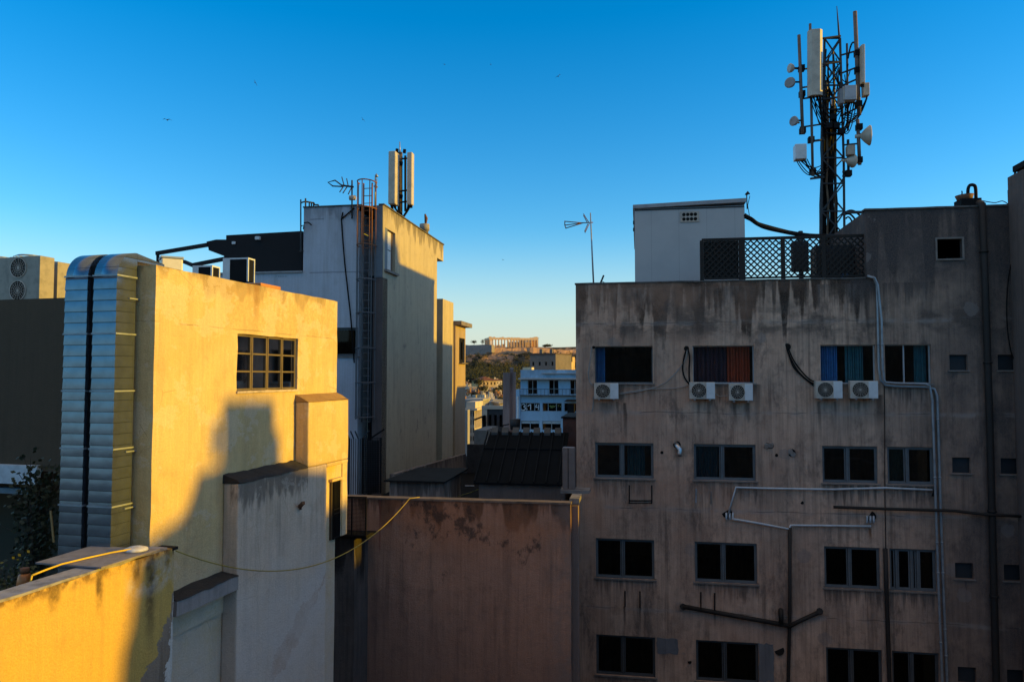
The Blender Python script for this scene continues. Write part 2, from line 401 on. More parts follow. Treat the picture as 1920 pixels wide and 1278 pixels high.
def rb_custom(m, c):
    s = m.math('SUBTRACT', m.dot(m.pos, tuple(rb_d)), rb_O.dot(rb_d)); z = m.z()
    # soot drips below every sill, only under the window columns
    zr = m.math('FRACT', m.math('DIVIDE', m.math('SUBTRACT', z, rows[0][0] - 8 * dz), dz))      # 1 just below a sill
    below = m.mr(zr, .62, .985, 0, 1)
    cols = None
    for a, b in colS:
        q = m.band(s, a - .05, b + .05, .06); cols = q if cols is None else m.math('MAXIMUM', cols, q)
    st = m.noise(m.vmul(m.pos, (9, 9, .25)), 1.0, 4, .6)
    k = m.mul(m.mr(m.add(m.mul(below, .42), st), .74, .98), cols)
    c = m.mix(m.mul(k, .75), c, (.03, .027, .025))
    pale = m.mul(m.mul(below, cols), m.mr(m.noise(m.vmul(m.pos, (6, 6, .5)), 1.3, 3), .45, .7))
    c = m.mix(m.mul(pale, .3), c, (.3, .29, .28))
    # reddish, less washed area in the middle left, bluish shade painted in to the right, soot on the high block
    r = m.mul(m.mr(s, 3, 9.5, 1, 0), m.mr(m.noise(m.pos, .8, 4), .35, .65))
    c = m.mix(m.mul(r, .5), c, (.44, .25, .17))
    so = m.noise(m.vmul(m.pos, (1.5, 1.5, .6)), 1.0, 7, .75, .15)
    c = m.mix(m.mul(m.mr(so, .5, .68), .72), c, (.085, .068, .062)); c = m.mix(m.mul(m.mr(so, .44, .3), .4), c, (.52, .36, .28))
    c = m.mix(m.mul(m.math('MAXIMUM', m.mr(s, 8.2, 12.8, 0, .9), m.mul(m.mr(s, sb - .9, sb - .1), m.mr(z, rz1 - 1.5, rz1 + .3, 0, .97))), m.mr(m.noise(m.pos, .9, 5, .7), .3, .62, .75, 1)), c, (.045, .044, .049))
    # a big dark soot band under the parapet and one above the top windows
    nb = m.noise(m.vmul(m.pos, (.9, .9, 1.6)), 1.0, 5, .65)
    bandz = m.band(z, rows[0][1] + .25, rows[0][1] + 1.25, .35)
    c = m.mix(m.mul(m.mul(bandz, m.mr(nb, .42, .62)), .75), c, (.045, .043, .043))
    # pale horizontal pour joints with a crack
    for zz in [rows[0][1] + .72] + [r0[0] - .92 for r0 in rows[:4]]:
        off = m.mul(m.math('SUBTRACT', m.noise(m.pos, .7, 3), .5), .22)
        d = m.math('ABSOLUTE', m.math('SUBTRACT', m.add(z, off), zz))
        c = m.mix(m.mul(m.mr(d, 0, .11, .4, 0), m.mr(m.noise(m.pos, 1.4, 4), .4, .6)), c, (.34, .32, .31))
        c = m.mix(m.mul(m.mr(d, .006, .02, .6, 0), m.mr(m.noise(m.pos, .9, 2), .45, .6)), c, (.03, .03, .03))
    # runs below the air conditioners, brackets and pipes
    for px, y0, y1, wd, am in ((1172, 755, 850, .05, .85), (1133, 755, 790, .12, .4), (1158, 752, 800, .04, .6), (1310, 752, 800, .05, .6), (1330, 752, 830, .05, .6), (1378, 755, 810, .05, .7), (1402, 755, 800, .06, .7), (1420, 720, 830, .09, .6), (1536, 752, 840, .04, .7), (1566, 752, 800, .04, .5), (1648, 740, 840, .1, .8), (1610, 752, 790, .04, .6), (1172, 1136, 1200, .03, .8), (1200, 1138, 1190, .03, .7), (1340, 1142, 1180, .03, .7), (1631, 990, 1022, .04, .9), (1298, 905, 1020, .06, .4), (1700, 730, 790, .04, .6)):
        sa, za = FR.hit(px, y0); _, zb2_ = FR.hit(px, y1)
        wob = m.mul(m.math('SUBTRACT', m.noise(m.vmul(m.pos, (3, 3, 1.5)), 1, 3), .5), .12)
        d = m.math('ABSOLUTE', m.add(m.math('SUBTRACT', s, sa), wob))
        c = m.mix(m.mul(m.mul(m.mr(d, wd * .3, wd * 1.6, am, 0), m.mr(z, zb2_, za - .1)), m.math('LESS_THAN', z, za)), c, (.16, .065, .025) if px == 1631 else (.035, .03, .028))
    # scattered repair patches
    v = m.vor(m.vmul(m.pos, (1, 1, 1)), .55)
    pk = m.mr(m.add(v, m.mul(m.noise(m.pos, 6, 4), .12)), .17, .18, 1, 0)
    c = m.mix(m.mul(pk, .45), c, (.21, .19, .185))
    return c
def rb_dm(m, i):
    s = m.math('SUBTRACT', m.dot(m.pos, tuple(rb_d)), rb_O.dot(rb_d)); return m.mr(s, sb - .1, sb + .15, *((1, 0) if i == 0 else (0, 1)))
RBM = plaster('sooty brown render', (.6, .4, .29), (.38, .265, .2), (.065, .05, .045), [(rz1 + .05, 1.9), (rz2 + .05, 2.4)], 1.0, .55, .7, .95, rb_custom, 5.5, rb_dm)
RB = thing('apartment_block', 'tall sooty brown apartment block with rows of sliding windows, pipes and a stained parapet', 'building', FR.P(send / 2, -2, 0))
holes = []
for i, (za, zb) in enumerate(rows):
    for a, b in colS: holes.append((a, b, za, zb))
    for a, b in smS: holes.append((a, b, (za + zb) / 2 - .02 - .22 + .05, (za + zb) / 2 + .22 + .05))
uw = (FR.S(1757, 466), FR.S(1804, 466), FR.Z(1780, 485), FR.Z(1780, 448))
b = MB()
b.wall(FR, 0, send, 0, rz1, 0, holes, .16)
b.wall(FR, sb, send, rz1, rz2, 0, [uw], .16)
b.face([FR.P(0, 0, 0), FR.P(0, -RD, 0), FR.P(0, -RD, rz1), FR.P(0, 0, rz1)])
b.face([FR.P(send, 0, 0), FR.P(send, -RD, 0), FR.P(send, -RD, rz2), FR.P(send, 0, rz2)])
b.face([FR.P(0, -RD, 0), FR.P(send, -RD, 0), FR.P(send, -RD, rz1), FR.P(0, -RD, rz1)])
b.face([FR.P(0, 0, rz1), FR.P(send, 0, rz1), FR.P(send, -RD, rz1), FR.P(0, -RD, rz1)])
b.face([FR.P(sb, 0, rz1), FR.P(sb, -5, rz1), FR.P(sb, -5, rz2), FR.P(sb, 0, rz2)])
b.face([FR.P(sb, -5, rz1), FR.P(send, -5, rz1), FR.P(send, -5, rz2), FR.P(sb, -5, rz2)])
b.face([FR.P(sb, 0, rz2), FR.P(send, 0, rz2), FR.P(send, -5, rz2), FR.P(sb, -5, rz2)])
b.build('wall', RBM, RB)
b = MB(); b.box(FR, -.03, sb - .02, -.22, .03, rz1 + .002, rz1 + .05); b.build('coping', COPE, RB, .01, rough=(.5, .012, 2.5))
b = MB(); b.box(FR, sb - .04, send, -.25, .05, rz2 + .002, rz2 + .06); b.build('coping', COPE, RB, .01, rough=(.5, .015, 2.5))
# windows, row by row
cur = {(0, 0): [(.02, .17, CURB)], (0, 1): [(.02, .58, CURD), (.58, .95, CURR)], (0, 2): [(.02, .36, CURB), (.5, .82, CURT)], (0, 3): [(.7, .97, CURT)],
       (1, 0): [(.55, .85, CURT)], (1, 1): [(.04, .42, CURT)], (1, 3): [(.03, .42, CURG)]}
for i, (za, zb) in enumerate(rows[:5]):
    for j, (a, c) in enumerate(colS):
        top = i == 0
        sp = [.16, .48, .62] if (i, j) == (2, 3) else [.46 if j != 3 else .43]
        wd = window(FR, RB, a, c, za, zb, 0, .07 if not top else .1, .05 if not top else .03, fm=(ALUL if top and j != 0 else ALU) if not (i == 3) else ALUD,
                    gm=(CLEAR if i == 0 else GLASS) if i < 2 else DARKGLASS, splits=([] if top and j < 3 else sp), sash=not top, curtains=cur.get((i, j), ()))
    for a, c in smS:
        zm = (za + zb) / 2 + .04; z0_, z1_ = zm - .23 + .01, zm + .21
        wd = MB(); z0h, z1h = (za + zb) / 2 - .19, (za + zb) / 2 + .27
        for q in range(6):
            zz = z0h + (z1h - z0h) * (q + .5) / 6
            wd.hexa([FR.P(a, -.1, zz - .05), FR.P(c, -.1, zz - .05), FR.P(c, -.12, zz + .05), FR.P(a, -.12, zz + .05),
                     FR.P(a, -.095, zz - .05), FR.P(c, -.095, zz - .05), FR.P(c, -.115, zz + .05), FR.P(a, -.115, zz + .05)])
        o = wd.build('louvre_window', simple('dark louvre', (.012, .014, .017), .6) if 'dark louvre' not in bpy.data.materials else bpy.data.materials['dark louvre'], RB)
        MB().box(FR, a - .05, c + .05, -.09, .05, z0h - .04, z0h - .003).build('sill', SILL, o)
b = MB(); a, c, e, f = uw
b.box(FR, a - .05, a, 0.001, .03, e - .06, f + .05); b.box(FR, c, c + .05, 0.001, .03, e - .06, f + .05)
b.box(FR, a, c, 0.001, .03, f, f + .05); b.box(FR, a, c, 0.001, .05, e - .05, e)
b.build('opening_frame', SILL, RB)
# pipes fixed to the wall
def pipe(name, pts, r, mat, n=.06, parent=RB, seg=8, F=FR, joints=0):
    P_ = [F.W(p[0], p[1], p[2] if len(p) > 2 else n) for p in pts]
    b = MB(); b.tube(P_, r, seg)
    if joints:
        for i in range(len(P_) - 1):
            L = (P_[i + 1] - P_[i]).length; k = int(L / joints); t = (P_[i + 1] - P_[i]).normalized()
            for j in range(1, k + 1):
                q = P_[i] + t * (L * j / (k + 1)); b.tube([q - t * .025, q + t * .025], r * 1.28, seg)
    return b.build(name, mat, parent)
pipe('drain_pipe', [(1836, 380, -.15), (1842, 384, .1), (1848, 560, .12), (1856, 800, .12), (1868, 1278, .12), (1874, 1500, .12)], .10, PIPEB, joints=2.6)
PLINE = [(1626, 517), (1638, 520), (1644, 533), (1646, 600), (1648, 690), (1651, 712), (1660, 722), (1680, 724), (1735, 725), (1752, 729), (1757, 742), (1760, 830), (1764, 960), (1770, 1130), (1776, 1278), (1786, 1500)]
pipe('conduit', PLINE, .038, GALV, .06, joints=1.1)
pipe('conduit', [(x + (7 if i in (3, 4, 5) else 2 if i < 3 else 0 if i in (6,) else 0 if i < 9 else -9), y - (6 if 6 <= i <= 9 else 0) + (7 if i > 9 and i < 11 else 0) + (1 if i < 3 else 0)) for i, (x, y) in enumerate(PLINE)], .034, GALV, .14, joints=1.3)
pipe('drain_pipe', [(1660, 1028), (1662, 1100), (1668, 1278), (1674, 1500)], .065, PIPEB, .07)
pipe('drain_pipe', [(1481, 988), (1481, 1140), (1478, 1278), (1476, 1500)], .055, PIPEB, .06)
pipe('drain_pipe', [(1563, 950), (1650, 953), (1790, 957), (1850, 964), (1930, 968)], .045, PIPEB, .2)
pipe('drain_pipe', [(1280, 1136), (1380, 1154), (1478, 1172)], .07, PIPEB, .1)
pipe('drain_pipe', [(1478, 1174), (1500, 1163), (1537, 1146)], .065, PIPEB, .1)
for a, b_ in (((1280, 1136, -.1), (1281, 1137, .14)), ((1537, 1146, -.1), (1537, 1145, .16))): pipe('pipe_elbow', [a, b_], .1, PIPEB)
pipe('pipe_elbow', [(1464, 1142, -.05), (1464, 1144, .12), (1465, 1168, .12)], .075, PIPEB)
pipe('plastic_pipe', [(1366, 962), (1380, 913), (1440, 915), (1560, 917), (1660, 914), (1748, 918)], .032, PVC, .07, joints=2)
pipe('plastic_pipe', [(1372, 972), (1420, 980), (1479, 991), (1483, 984), (1560, 985), (1633, 986)], .034, PVC, .07, joints=1.6)
for cx, cy, ww in ((1368, 966, 8), (1632, 972, 8)):
    for q in range(-1, 2): pipe('plastic_pipe', [(cx + q * ww * .75, cy - 5, -.05), (cx + q * ww * .75, cy - 4, .05), (cx + q * ww * .75, cy + 8, .07)], .03, PVC)
    pipe('wall_hole', [(cx - ww * (.6 if cx < 1500 else 0), cy - 5, .002), (cx - ww * (.6 if cx < 1500 else 0), cy - 5, .012)], .16, GRILL, seg=12)
for cx, cy, r in ((1269, 833, .12), (1437, 835, .09), (1445, 835, .09), (1484, 848, .12), (1504, 942, .05), (1241, 848, .05), (1456, 853, .05), (1750, 924, .1), (1476, 650, .11), (1287, 653, .08), (1113, 651, .05), (1461, 1218, .15), (1293, 1240, .06)):
    pipe('wall_hole', [(cx, cy, -.02), (cx, cy, .008)], r, GRILL, seg=12)
for pts in ([(1268, 832, .0), (1270, 836, .1), (1275, 842, .14), (1274, 850, .15), (1275, 855, .14)], [(1437, 835, .0), (1437, 836, .06)], [(1445, 834, 0), (1445, 835, .06)], [(1482, 846, 0), (1482, 847, .07)], [(1487, 851, 0), (1487, 852, .07)]):
    pipe('foil_duct', pts, .075, FOIL, seg=10)
# empty brackets of removed units
for x0, x1, y0, y1 in ((1180, 1222, 909, 943),):
    b = MB()
    for x in (x0, x1): b.beam(FR.W(x, y0, .02), FR.W(x, y1, .02), .03); b.beam(FR.W(x, y1, .02), FR.W(x, y1, .4), .03)
    b.beam(FR.W(x0, y1, .4), FR.W(x1, y1, .4), .03); b.beam(FR.W(x0, y1 - 5, .02), FR.W(x1, y1 - 5, .02), .03)
    b.build('empty_bracket', BLACK, RB)
for x, y0, y1, mt in ((1172, 1107, 1136, BLACK), (1200, 1108, 1138, BLACK), (1314, 1109, 1140, BLACK), (1340, 1111, 1142, BLACK), (1305, 916, 941, GALV), (1333, 920, 943, SILL)):
    b = MB(); b.beam(FR.W(x, y0, .02), FR.W(x, y1, .02), .035); b.beam(FR.W(x, y1, .02), FR.W(x, y1, .3), .035); b.build('empty_bracket', mt, RB)
# cement patches
PATCH = plaster('grey cement patch', (.19, .19, .2), (.14, .14, .15), (.08, .08, .08))
for x0, x1, y0, y1 in ((1231, 1272, 1194, 1226), (1422, 1452, 1204, 1278)):
    a, zt = FR.hit(x0, y0); c, zb = FR.hit(x1, y1); b = MB()
    pts = []; random.seed(x0)
    for i in range(24):
        q = i / 24 * 2 * math.pi; k = max(abs(math.cos(q)), abs(math.sin(q)))
        pts.append(((a + c) / 2 + (c - a) / 2 * math.cos(q) / k * random.uniform(.9, 1.05), (zt + zb) / 2 + (zt - zb) / 2 * math.sin(q) / k * random.uniform(.9, 1.05)))
    b.prism(FR, pts, .0005, .012); b.build('cement_patch', PATCH, RB)
# loose wires
def wire(pts, r=.012, mat=CABLE, n=.05, name='cable', F=FR, sub=6):
    P_ = [F.W(p[0], p[1], p[2] if len(p) > 2 else n) for p in pts]; out = []
    for i in range(len(P_) - 1):
        p0 = P_[max(i - 1, 0)]; p1 = P_[i]; p2 = P_[i + 1]; p3 = P_[min(i + 2, len(P_) - 1)]
        for k in range(sub):
            t = k / sub
            out.append(.5 * ((2 * p1) + (p2 - p0) * t + (2 * p0 - 5 * p1 + 4 * p2 - p3) * t * t + (3 * p1 - p0 - 3 * p2 + p3) * t ** 3))
    out.append(P_[-1]); return out
def wires(name, lines, r, mat, parent=None, **k):
    b = MB()
    for l in lines: b.tube(wire(l, **k), r, 6)
    return b.build(name, mat, parent)
tag(wires('cable', [[(1109, 650), (1107, 672), (1103, 700), (1106, 716), (1114, 724)], [(1113, 743), (1112, 760), (1110, 771)]], .018, CABW), 'pale cable looping down the wall left of the first top row window', 'cable')
tag(wires('cable', [[(1288, 655), (1284, 675), (1262, 704), (1240, 721), (1205, 732), (1160, 739)], [(1292, 722), (1262, 728), (1220, 729), (1160, 737)]], .016, CABW), 'grey cables drooping between the first and second air conditioners', 'cable')
tag(wires('cable', [[(1288, 653), (1283, 668), (1280, 690), (1284, 708), (1294, 722)], [(1290, 655), (1293, 670), (1292, 695), (1293, 718)]], .024, CABLE), 'black insulated lines curving down to the left air conditioner of the second pair', 'cable')
tag(wires('cable', [[(1475, 652), (1483, 672), (1496, 695), (1515, 713), (1532, 722)], [(1478, 652), (1488, 675), (1504, 697), (1520, 712), (1534, 716)], [(1476, 655), (1480, 668), (1488, 688), (1505, 706), (1531, 727)]], .02, CABLE), 'bundle of black lines hanging from a wall hole to the blue curtain window', 'cable')
tag(wires('cable', [[(1658, 722, .03), (1659, 800, .03), (1659, 900, .03), (1661, 1030, .03)]], .012, CABLE), 'thin straight black wire between the two right hand window columns', 'cable')
tag(wires('cable', [[(1903, 410), (1900, 470), (1890, 530), (1888, 600), (1896, 660), (1912, 700), (1916, 800), (1917, 980)]], .016, CABLE), 'thin black cable hanging near the right edge of the sooty block', 'cable')
tag(wires('cable', [[(1341, 738, .15), (1352, 743, .12), (1367, 740, .15)], [(1578, 734, .15), (1588, 738, .1), (1600, 736, .15)]], .012, CABW), 'short thin wires joining the paired air conditioners below the windows', 'cable')

# split units below the top row
proto = None
for (px, py, lab) in ((1136.5, 748, 'boxy white air conditioner alone below the leftmost top row window'),
                      (1317, 748, 'white air conditioner below the red curtain window, left one of its pair'),
                      (1390, 751, 'white air conditioner below the red curtain window, right one of its pair'),
                      (1555, 747, 'white air conditioner below the blue curtain window, left one of its pair'),
                      (1621, 747, 'white air conditioner below the blue curtain window, beside the grey conduits')):
    if proto is None: o = proto = ac_unit(lab, group='air conditioners below the top row of windows')
    else: o = copy_tree(proto); o['label'] = lab
    s_, z_ = FR.hit(px, py, .3); place(o, FR, s_, .03, z_)
    o.rotation_euler.z += random.uniform(-.03, .03); q_ = random.uniform(.95, 1.06); o.scale = (q_, 1, random.uniform(.96, 1.04))

# chimney pilaster at the right edge
b = MB(); FC = FR
sc0 = send - .12; ztop = FR.Z(1910, 332)
CH = thing('chimney_stack', 'tall brown chimney shaft at the right edge with a metal cap', 'chimney', FR.P(sc0 + .4, .3, 0))
MB().box(FR, sc0, sc0 + 1.1, .002, .9, 0, ztop).build('shaft', plaster('chimney render', (.16, .12, .105), (.1, .085, .08), (.05, .045, .042)), CH, .02)
MB().box(FR, sc0 + .1, sc0 + 1.0, .1, .8, ztop + .12, ztop + .3).build('cap', ROOFD, CH, .02)
b = MB()
for q in (.15, .95):
    for k in (.15, .75): b.beam(FR.P(sc0 + q, k, ztop), FR.P(sc0 + q, k, ztop + .13), .04)
b.each('cap_leg', BLACK, CH)

# roof bits on the high part
VP = thing('vent_stack', 'dark hooked vent pipe and box on the high right roof', 'vent', FR.P(FR.S(1812, 385), -.6, rz2))
a, zb = FR.hit(1796, 384, -.6); c, zt = FR.hit(1834, 374, -.6)
MB().box(FR, a, c, -.9, -.35, rz2 + .002, zt).build('base_box', BLACK, VP, .01)
b = MB(); b.tube([FR.W(1809, 376, -.55), FR.W(1808, 366, -.55)], [.2, .26], 14); b.build('pot', RUST, VP)
b = MB(); b.tube(wire([(1815, 372), (1815, 356), (1818, 348), (1825, 347), (1829, 352), (1830, 372)], n=-.6), .05, 8); b.build('hooked_pipe', BLACK, VP)
b = MB(); b.tube(wire([(1803, 366), (1804, 361), (1803, 358)], n=-.55), .018, 6); b.build('spout', BLACK, VP)
tag(MB().beam(FR.W(1894, 386, -.2), FR.W(1893, 356, -.2), .08).build('roof_post', BLACK), 'short dark post on the roof edge near the chimney shaft', 'post')
tag(wires('cable', [[(1836, 375), (1850, 378), (1866, 380), (1880, 377), (1892, 384)]], .014, CABLE, n=-.5), 'slack wire from the hooked vent to the roof post', 'cable')

# ================================================================ shed on the roof
FS = Fr(1192, 28, 9.5)
s0, s1 = 0, FS.S(1397, 450); zt = FS.Z(1192, 392); zb = rz1
SHM = NT('shed panel'); ss = SHM.dot(SHM.pos, tuple(FS.d)); fr_ = SHM.math('FRACT', SHM.math('DIVIDE', ss, 1.0))
colr = SHM.mix(SHM.mul(SHM.mr(SHM.noise(SHM.pos, 1.2, 4), .4, .7), .35), (.42, .41, .4), (.34, .33, .33))
colr = SHM.mix(SHM.mr(SHM.math('ABSOLUTE', SHM.math('SUBTRACT', fr_, .5)), 0, .012, .4, 0), colr, (.1, .1, .1)); SHM.done(colr, .6)
SH = thing('roof_shed', 'plain grey box shed on the flat roof with a perforated vent plate', 'shed', FS.P(s1 / 2, -4, zb))
MB().box(FS, s0, s1, -9, 0, zb + .003, zt).build('wall', SHM.m, SH, .01)
rl = zt; b = MB(); z2 = FS.Z(1397, 380)
b.hexa([FS.P(-.06, .08, zt + .003), FS.P(s1 + .05, .08, zt + .1), FS.P(s1 + .05, -9.1, zt + .1), FS.P(-.06, -9.1, zt + .003),
        FS.P(-.06, .08, zt + .15), FS.P(s1 + .05, .08, zt + .25), FS.P(s1 + .05, -9.1, zt + .25), FS.P(-.06, -9.1, zt + .15)])
b.build('roof_trim', simple('shed trim', (.3, .3, .31), .6), SH, .012)
MB().box(FS, s0 + .01, s1 - .01, .003, .02, zt - .07, zt - .02).build('drip_rail', STEEL, SH)
a, ztv = FS.hit(1275, 397); c, zbv = FS.hit(1311, 416); b = MB()
b.box(FS, a, c, .002, .035, zbv, ztv); vp = b.build('vent_plate', simple('vent plate', (.42, .36, .3), .6), SH, .008)
b = MB()
for i in range(4):
    for j in range(2):
        p = FS.P(a + (c - a) * (.2 + .2 * i), .037, zbv + (ztv - zbv) * (.28 + .42 * j)); b.disc(p, FS.n, .065, 14)
b.build('vent_hole', GRILL, vp)
b = MB()
for y in (417, 430): b.box(FS, -.06, -.002, -.1, 0, FS.Z(1188, y + 3), FS.Z(1188, y - 3))
b.each('hinge', BLACK, SH)

# lattice fence along the roof edge
FL = Fr(1316, 24.08, 9.5)
LAT = simple('dark stained lattice', (.016, .013, .011), .8, 0, .3)
lf = thing('lattice_fence', 'dark brown diagonal lattice fence along the roof edge beside the shed', 'fence', FL.P(3, 0, zb))
posts = [FL.S(x, 480) for x in (1316, 1391, 1468, 1544, 1626)]; lt, lb = FL.Z(1316, 453), FL.Z(1316, 521); rt = FL.Z(1400, 447)
for i, p in enumerate(posts):
    MB().box(FL, p - (.09 if i == 1 else .06), p + (.09 if i == 1 else .06), -.06, .06, zb + .003, rt - .03).each('post', LAT, lf, .008)
for i in range(4):
    a, c = posts[i] + .07, posts[i + 1] - .07; b = MB(); h = lt - lb; st = .19
    if i == 1: a += .03
    if i == 0: c -= .03
    for sgn in (1, -1):
        k = -h
        while k < (c - a):
            x0, x1 = k, k + h; z0, z1 = (lb, lt) if sgn > 0 else (lt, lb)
            t0, t1 = max(0, (0 - x0) / h), min(1, (c - a - x0) / h)
            if t1 > t0 + .02:
                nn = .012 * sgn
                b.beam(FL.P(a + x0 + h * t0, nn, z0 + (z1 - z0) * t0), FL.P(a + x0 + h * t1, nn, z0 + (z1 - z0) * t1), .045, .02, up=FL.n)
            k += st
    b.box(FL, a, c, -.03, .03, lt, lt + .06); b.box(FL, a, c, -.03, .03, lb - .06, lb)
    o = b.build('lattice_panel', LAT, lf)
    if i in (0,): MB().box(FL, a, c, -.06, -.04, lb, lt).build('backing_board', LAT, o)
    if i < 4: MB().box(FL, posts[i], posts[i + 1], -.035, .035, rt - .03, rt + .03).build('top_rail', LAT, lf)
tag(MB().box(FL, FL.S(1549), FL.S(1624), -1.9, -1.0, zb + .01, FL.Z(1600, 458, -1)).build('equipment_cabinet', STEEL, None, .02), 'dark metal equipment cabinet behind the lattice at the foot of the mast', 'cabinet')
b = MB(); q = FL.S(1503, 480, -.8); 
b.box(FL, q - .28, q + .2, -1.1, -.7, FL.Z(1503, 508, -.8), FL.Z(1503, 452, -.8)); b.tube([FL.P(q, -.9, zb), FL.P(q, -.9, FL.Z(1503, 432, -.8))], .08, 8)
tag(b.build('junction_box', STEEL, None, .02), 'dark junction box on a pole seen through the lattice', 'box')
tag(MB().box(FL, FL.S(1587), FL.S(1596), -.3, -.1, zb + .02, zb + .22).build('blue_crate', simple('blue plastic', (.05, .14, .3), .5)), 'small blue box on the roof below the lattice', 'box')
# slack cable bundle from shed to mast
b = MB(); random.seed(4)
for k in range(11):
    o = [random.uniform(-4, 4) for _ in range(5)]
    b.tube(wire([(1396, 404 + o[0] * .8), (1410, 412 + o[1] * .6), (1428, 423 + o[2] * .6), (1470, 434 + o[3] * .5), (1512, 441 + o[4] * .4), (1548, 442 + o[0] * .3)], n=-.9 + .08 * o[3] * .3, F=FL), .045, 6)
tag(b.build('cable_bundle', CABLE), 'thick black cable bundle sagging from the shed roof to the mast', 'cable')
# small anemometer on the shed
b = MB(); b.tube([FS.W(1401, 392, -.3), FS.W(1400, 366, -.3)], .02, 6); b.tube([FS.W(1399, 366, -.3), FS.W(1404, 362, -.3)], .03, 6); b.tube([FS.W(1405, 404, -.3), FS.W(1402, 385, -.3), FS.W(1406, 367, -.3)], .012, 6)
b.tube([FS.W(1397, 365, -.3), FS.W(1402, 361, -.3), FS.W(1406, 364, -.3)], [.02, .06, .02], 8)
tag(b.build('weather_sensor', STEEL), 'small weather sensor on a rod at the shed roof corner', 'sensor')

# TV aerial at the left corner of the roof
TA = thing('tv_aerial', 'slender TV aerial with a pointed boom on the roof corner left of the shed', 'aerial', FR.W(1113, 530, -.6))
b = MB(); b.tube([FR.W(1113, 534, -.6), FR.W(1110, 470, -.6), FR.W(1107, 399, -.6)], [.028, .026, .018], 8); b.build('mast', GALV, TA)
b = MB()
for p, q in (((1112, 417), (1090, 418)), ((1093, 418), (1059, 415)), ((1093, 418), (1060, 422)), ((1093, 418), (1060, 428)), ((1059, 414), (1059, 422)), ((1059, 422), (1061, 428))):
    b.tube([FR.W(*p, -.6), FR.W(*q, -.6)], .016, 6)
b.build('boom', RUST, TA)
b = MB()
for x, y, ex, ey in ((1104, 417, 1094, 401), (1101, 417, 1094, 404), (1105, 419, 1097, 436), (1102, 420, 1096, 434)):
    b.tube([FR.W(x, y, -.6), FR.W(ex, ey, -.3 if ey > 420 else -.9)], .014, 6)
b.each('reflector', RUST, TA)
b = MB(); b.tube([FR.W(1125, 533, -.5), FR.W(1132, 516, -.5)], .03, 6); b.tube([FR.W(1128, 527, -.5), FR.W(1138, 532, -.5)], .012, 6)
tag(b.build('bent_rod', STEEL), 'short bent rod sticking up from the parapet beside the TV aerial', 'rod')

# ================================================================ telecom mast
FT = Fr(1560, 27.2, 9.5)
MW = 1.0
TW = thing('telecom_mast', 'tall lattice telecom mast crowded with panel antennas, dishes and cables', 'mast', FT.P(0, -.5, rz1))
def T(px, py, n=0): return FT.W(px, py, n)
legs = [((1539, 524), (1541, 300), (1546, 72)), ((1584, 524), (1582, 300), (1575, 72))]
def legp(k, py):                      # k 0..3, position of a leg at a photo height
    a, m, t = legs[k % 2]; n = 0 if k < 2 else -.9
    x = a[0] + (m[0] - a[0]) * (524 - py) / 224 if py > 300 else m[0] + (t[0] - m[0]) * (300 - py) / 228
    return T(x, py, n)
for k in range(4): MB().tube([legp(k, y) for y in (524, 400, 300, 180, 72)], .045, 4).build('leg', STEEL, TW)
lv = [524, 482, 440, 396, 344, 296, 250, 205, 160, 116, 72]
b = MB(); b2 = MB()
for i, y in enumerate(lv):
    for a, c in ((0, 1), (1, 3), (3, 2), (2, 0)):
        b.beam(legp(a, y), legp(c, y), .05)
        if i < len(lv) - 1:
            y2 = lv[i + 1]
            b2.beam(legp(a, y) if i % 2 else legp(c, y), legp(c, y2) if i % 2 else legp(a, y2), .045)
b.build('horizontal_brace', STEEL, TW); b2.build('diagonal_brace', STEEL, TW)
random.seed(11); b = MB(); b2 = MB()
for k in range(30):
    u = random.uniform(.12, .88); nn = random.uniform(-.75, -.1); y1 = random.choice([80, 130, 180, 210, 230])
    pts = []
    for y in range(520, y1, -36):
        A, B = legp(0, y), legp(1, y); p = A.lerp(B, min(max(u + random.uniform(-.05, .05), .05), .95)) + FT.n * (nn + random.uniform(-.03, .03)); pts.append(p)
    (b if k % 4 else b2).tube(pts, random.uniform(.02, .04), 5)
b.build('cable_run', CABLE, TW); b2.build('cable_run', simple('brown coax', (.12, .07, .035), .6), TW)
# outer poles on stand-off arms
POLE = simple('weathered brown pole', (.15, .115, .095), .6, .1, .4, 6)
def pole(pts, r, mat=None):
    mat = POLE if mat is None or mat is GALV else mat
    return MB().tube([T(*p) for p in pts], r, 8).build('antenna_pole', mat, TW)
pole([(1498, 66, .3), (1502, 170, .3), (1505, 250, .3)], .062, GALV)
pole([(1603, 22, .2), (1607, 120, .2), (1611, 216, .2)], .075, GALV)
pole([(1608, 224, .2), (1612, 309, .2)], .065, GALV)
pole([(1588, 82, -.3), (1590, 245, -.3)], .04, STEEL)
pole([(1519, 45, .3), (1521, 190, .3), (1524, 330, .3)], .05, GALV)
pole([(1590, 262, .1), (1591, 332, .1)], .05, STEEL)
MB().tube([T(1569, 12), T(1572, 50), T(1574, 76)], [.012, .03, .035], 6).build('lightning_rod', STEEL, TW)
b = MB()
for y in (128, 162, 183, 236): b.beam(T(1500, y + 3, .3), T(1548, y - 4, 0), .05)
for y in (72, 120, 186): b.beam(T(1530, y + 2, .3), T(1576, y - 4, 0), .06)
for y, e in ((98, 95), (132, 126), (156, 148), (212, 202), (240, 216)): b.beam(T(1576, y + 6, 0), T(1608, e, .2), .05)
for y in (272, 298): b.beam(T(1582, y, 0), T(1612, y - 3, .2), .05)
for y in (262, 324, 332): b.beam(T(1520, y + 3, .3), T(1545, y, 0), .07)
for y in (322, 330): b.beam(T(1580, y, 0), T(1594, y, .15), .08)
b.beam(T(1576, 74), T(1548, 118), .05); b.beam(T(1577, 126), T(1546, 168), .05); b.beam(T(1584, 330), T(1546, 392), .05); b.beam(T(1584, 396), T(1556, 438), .05)
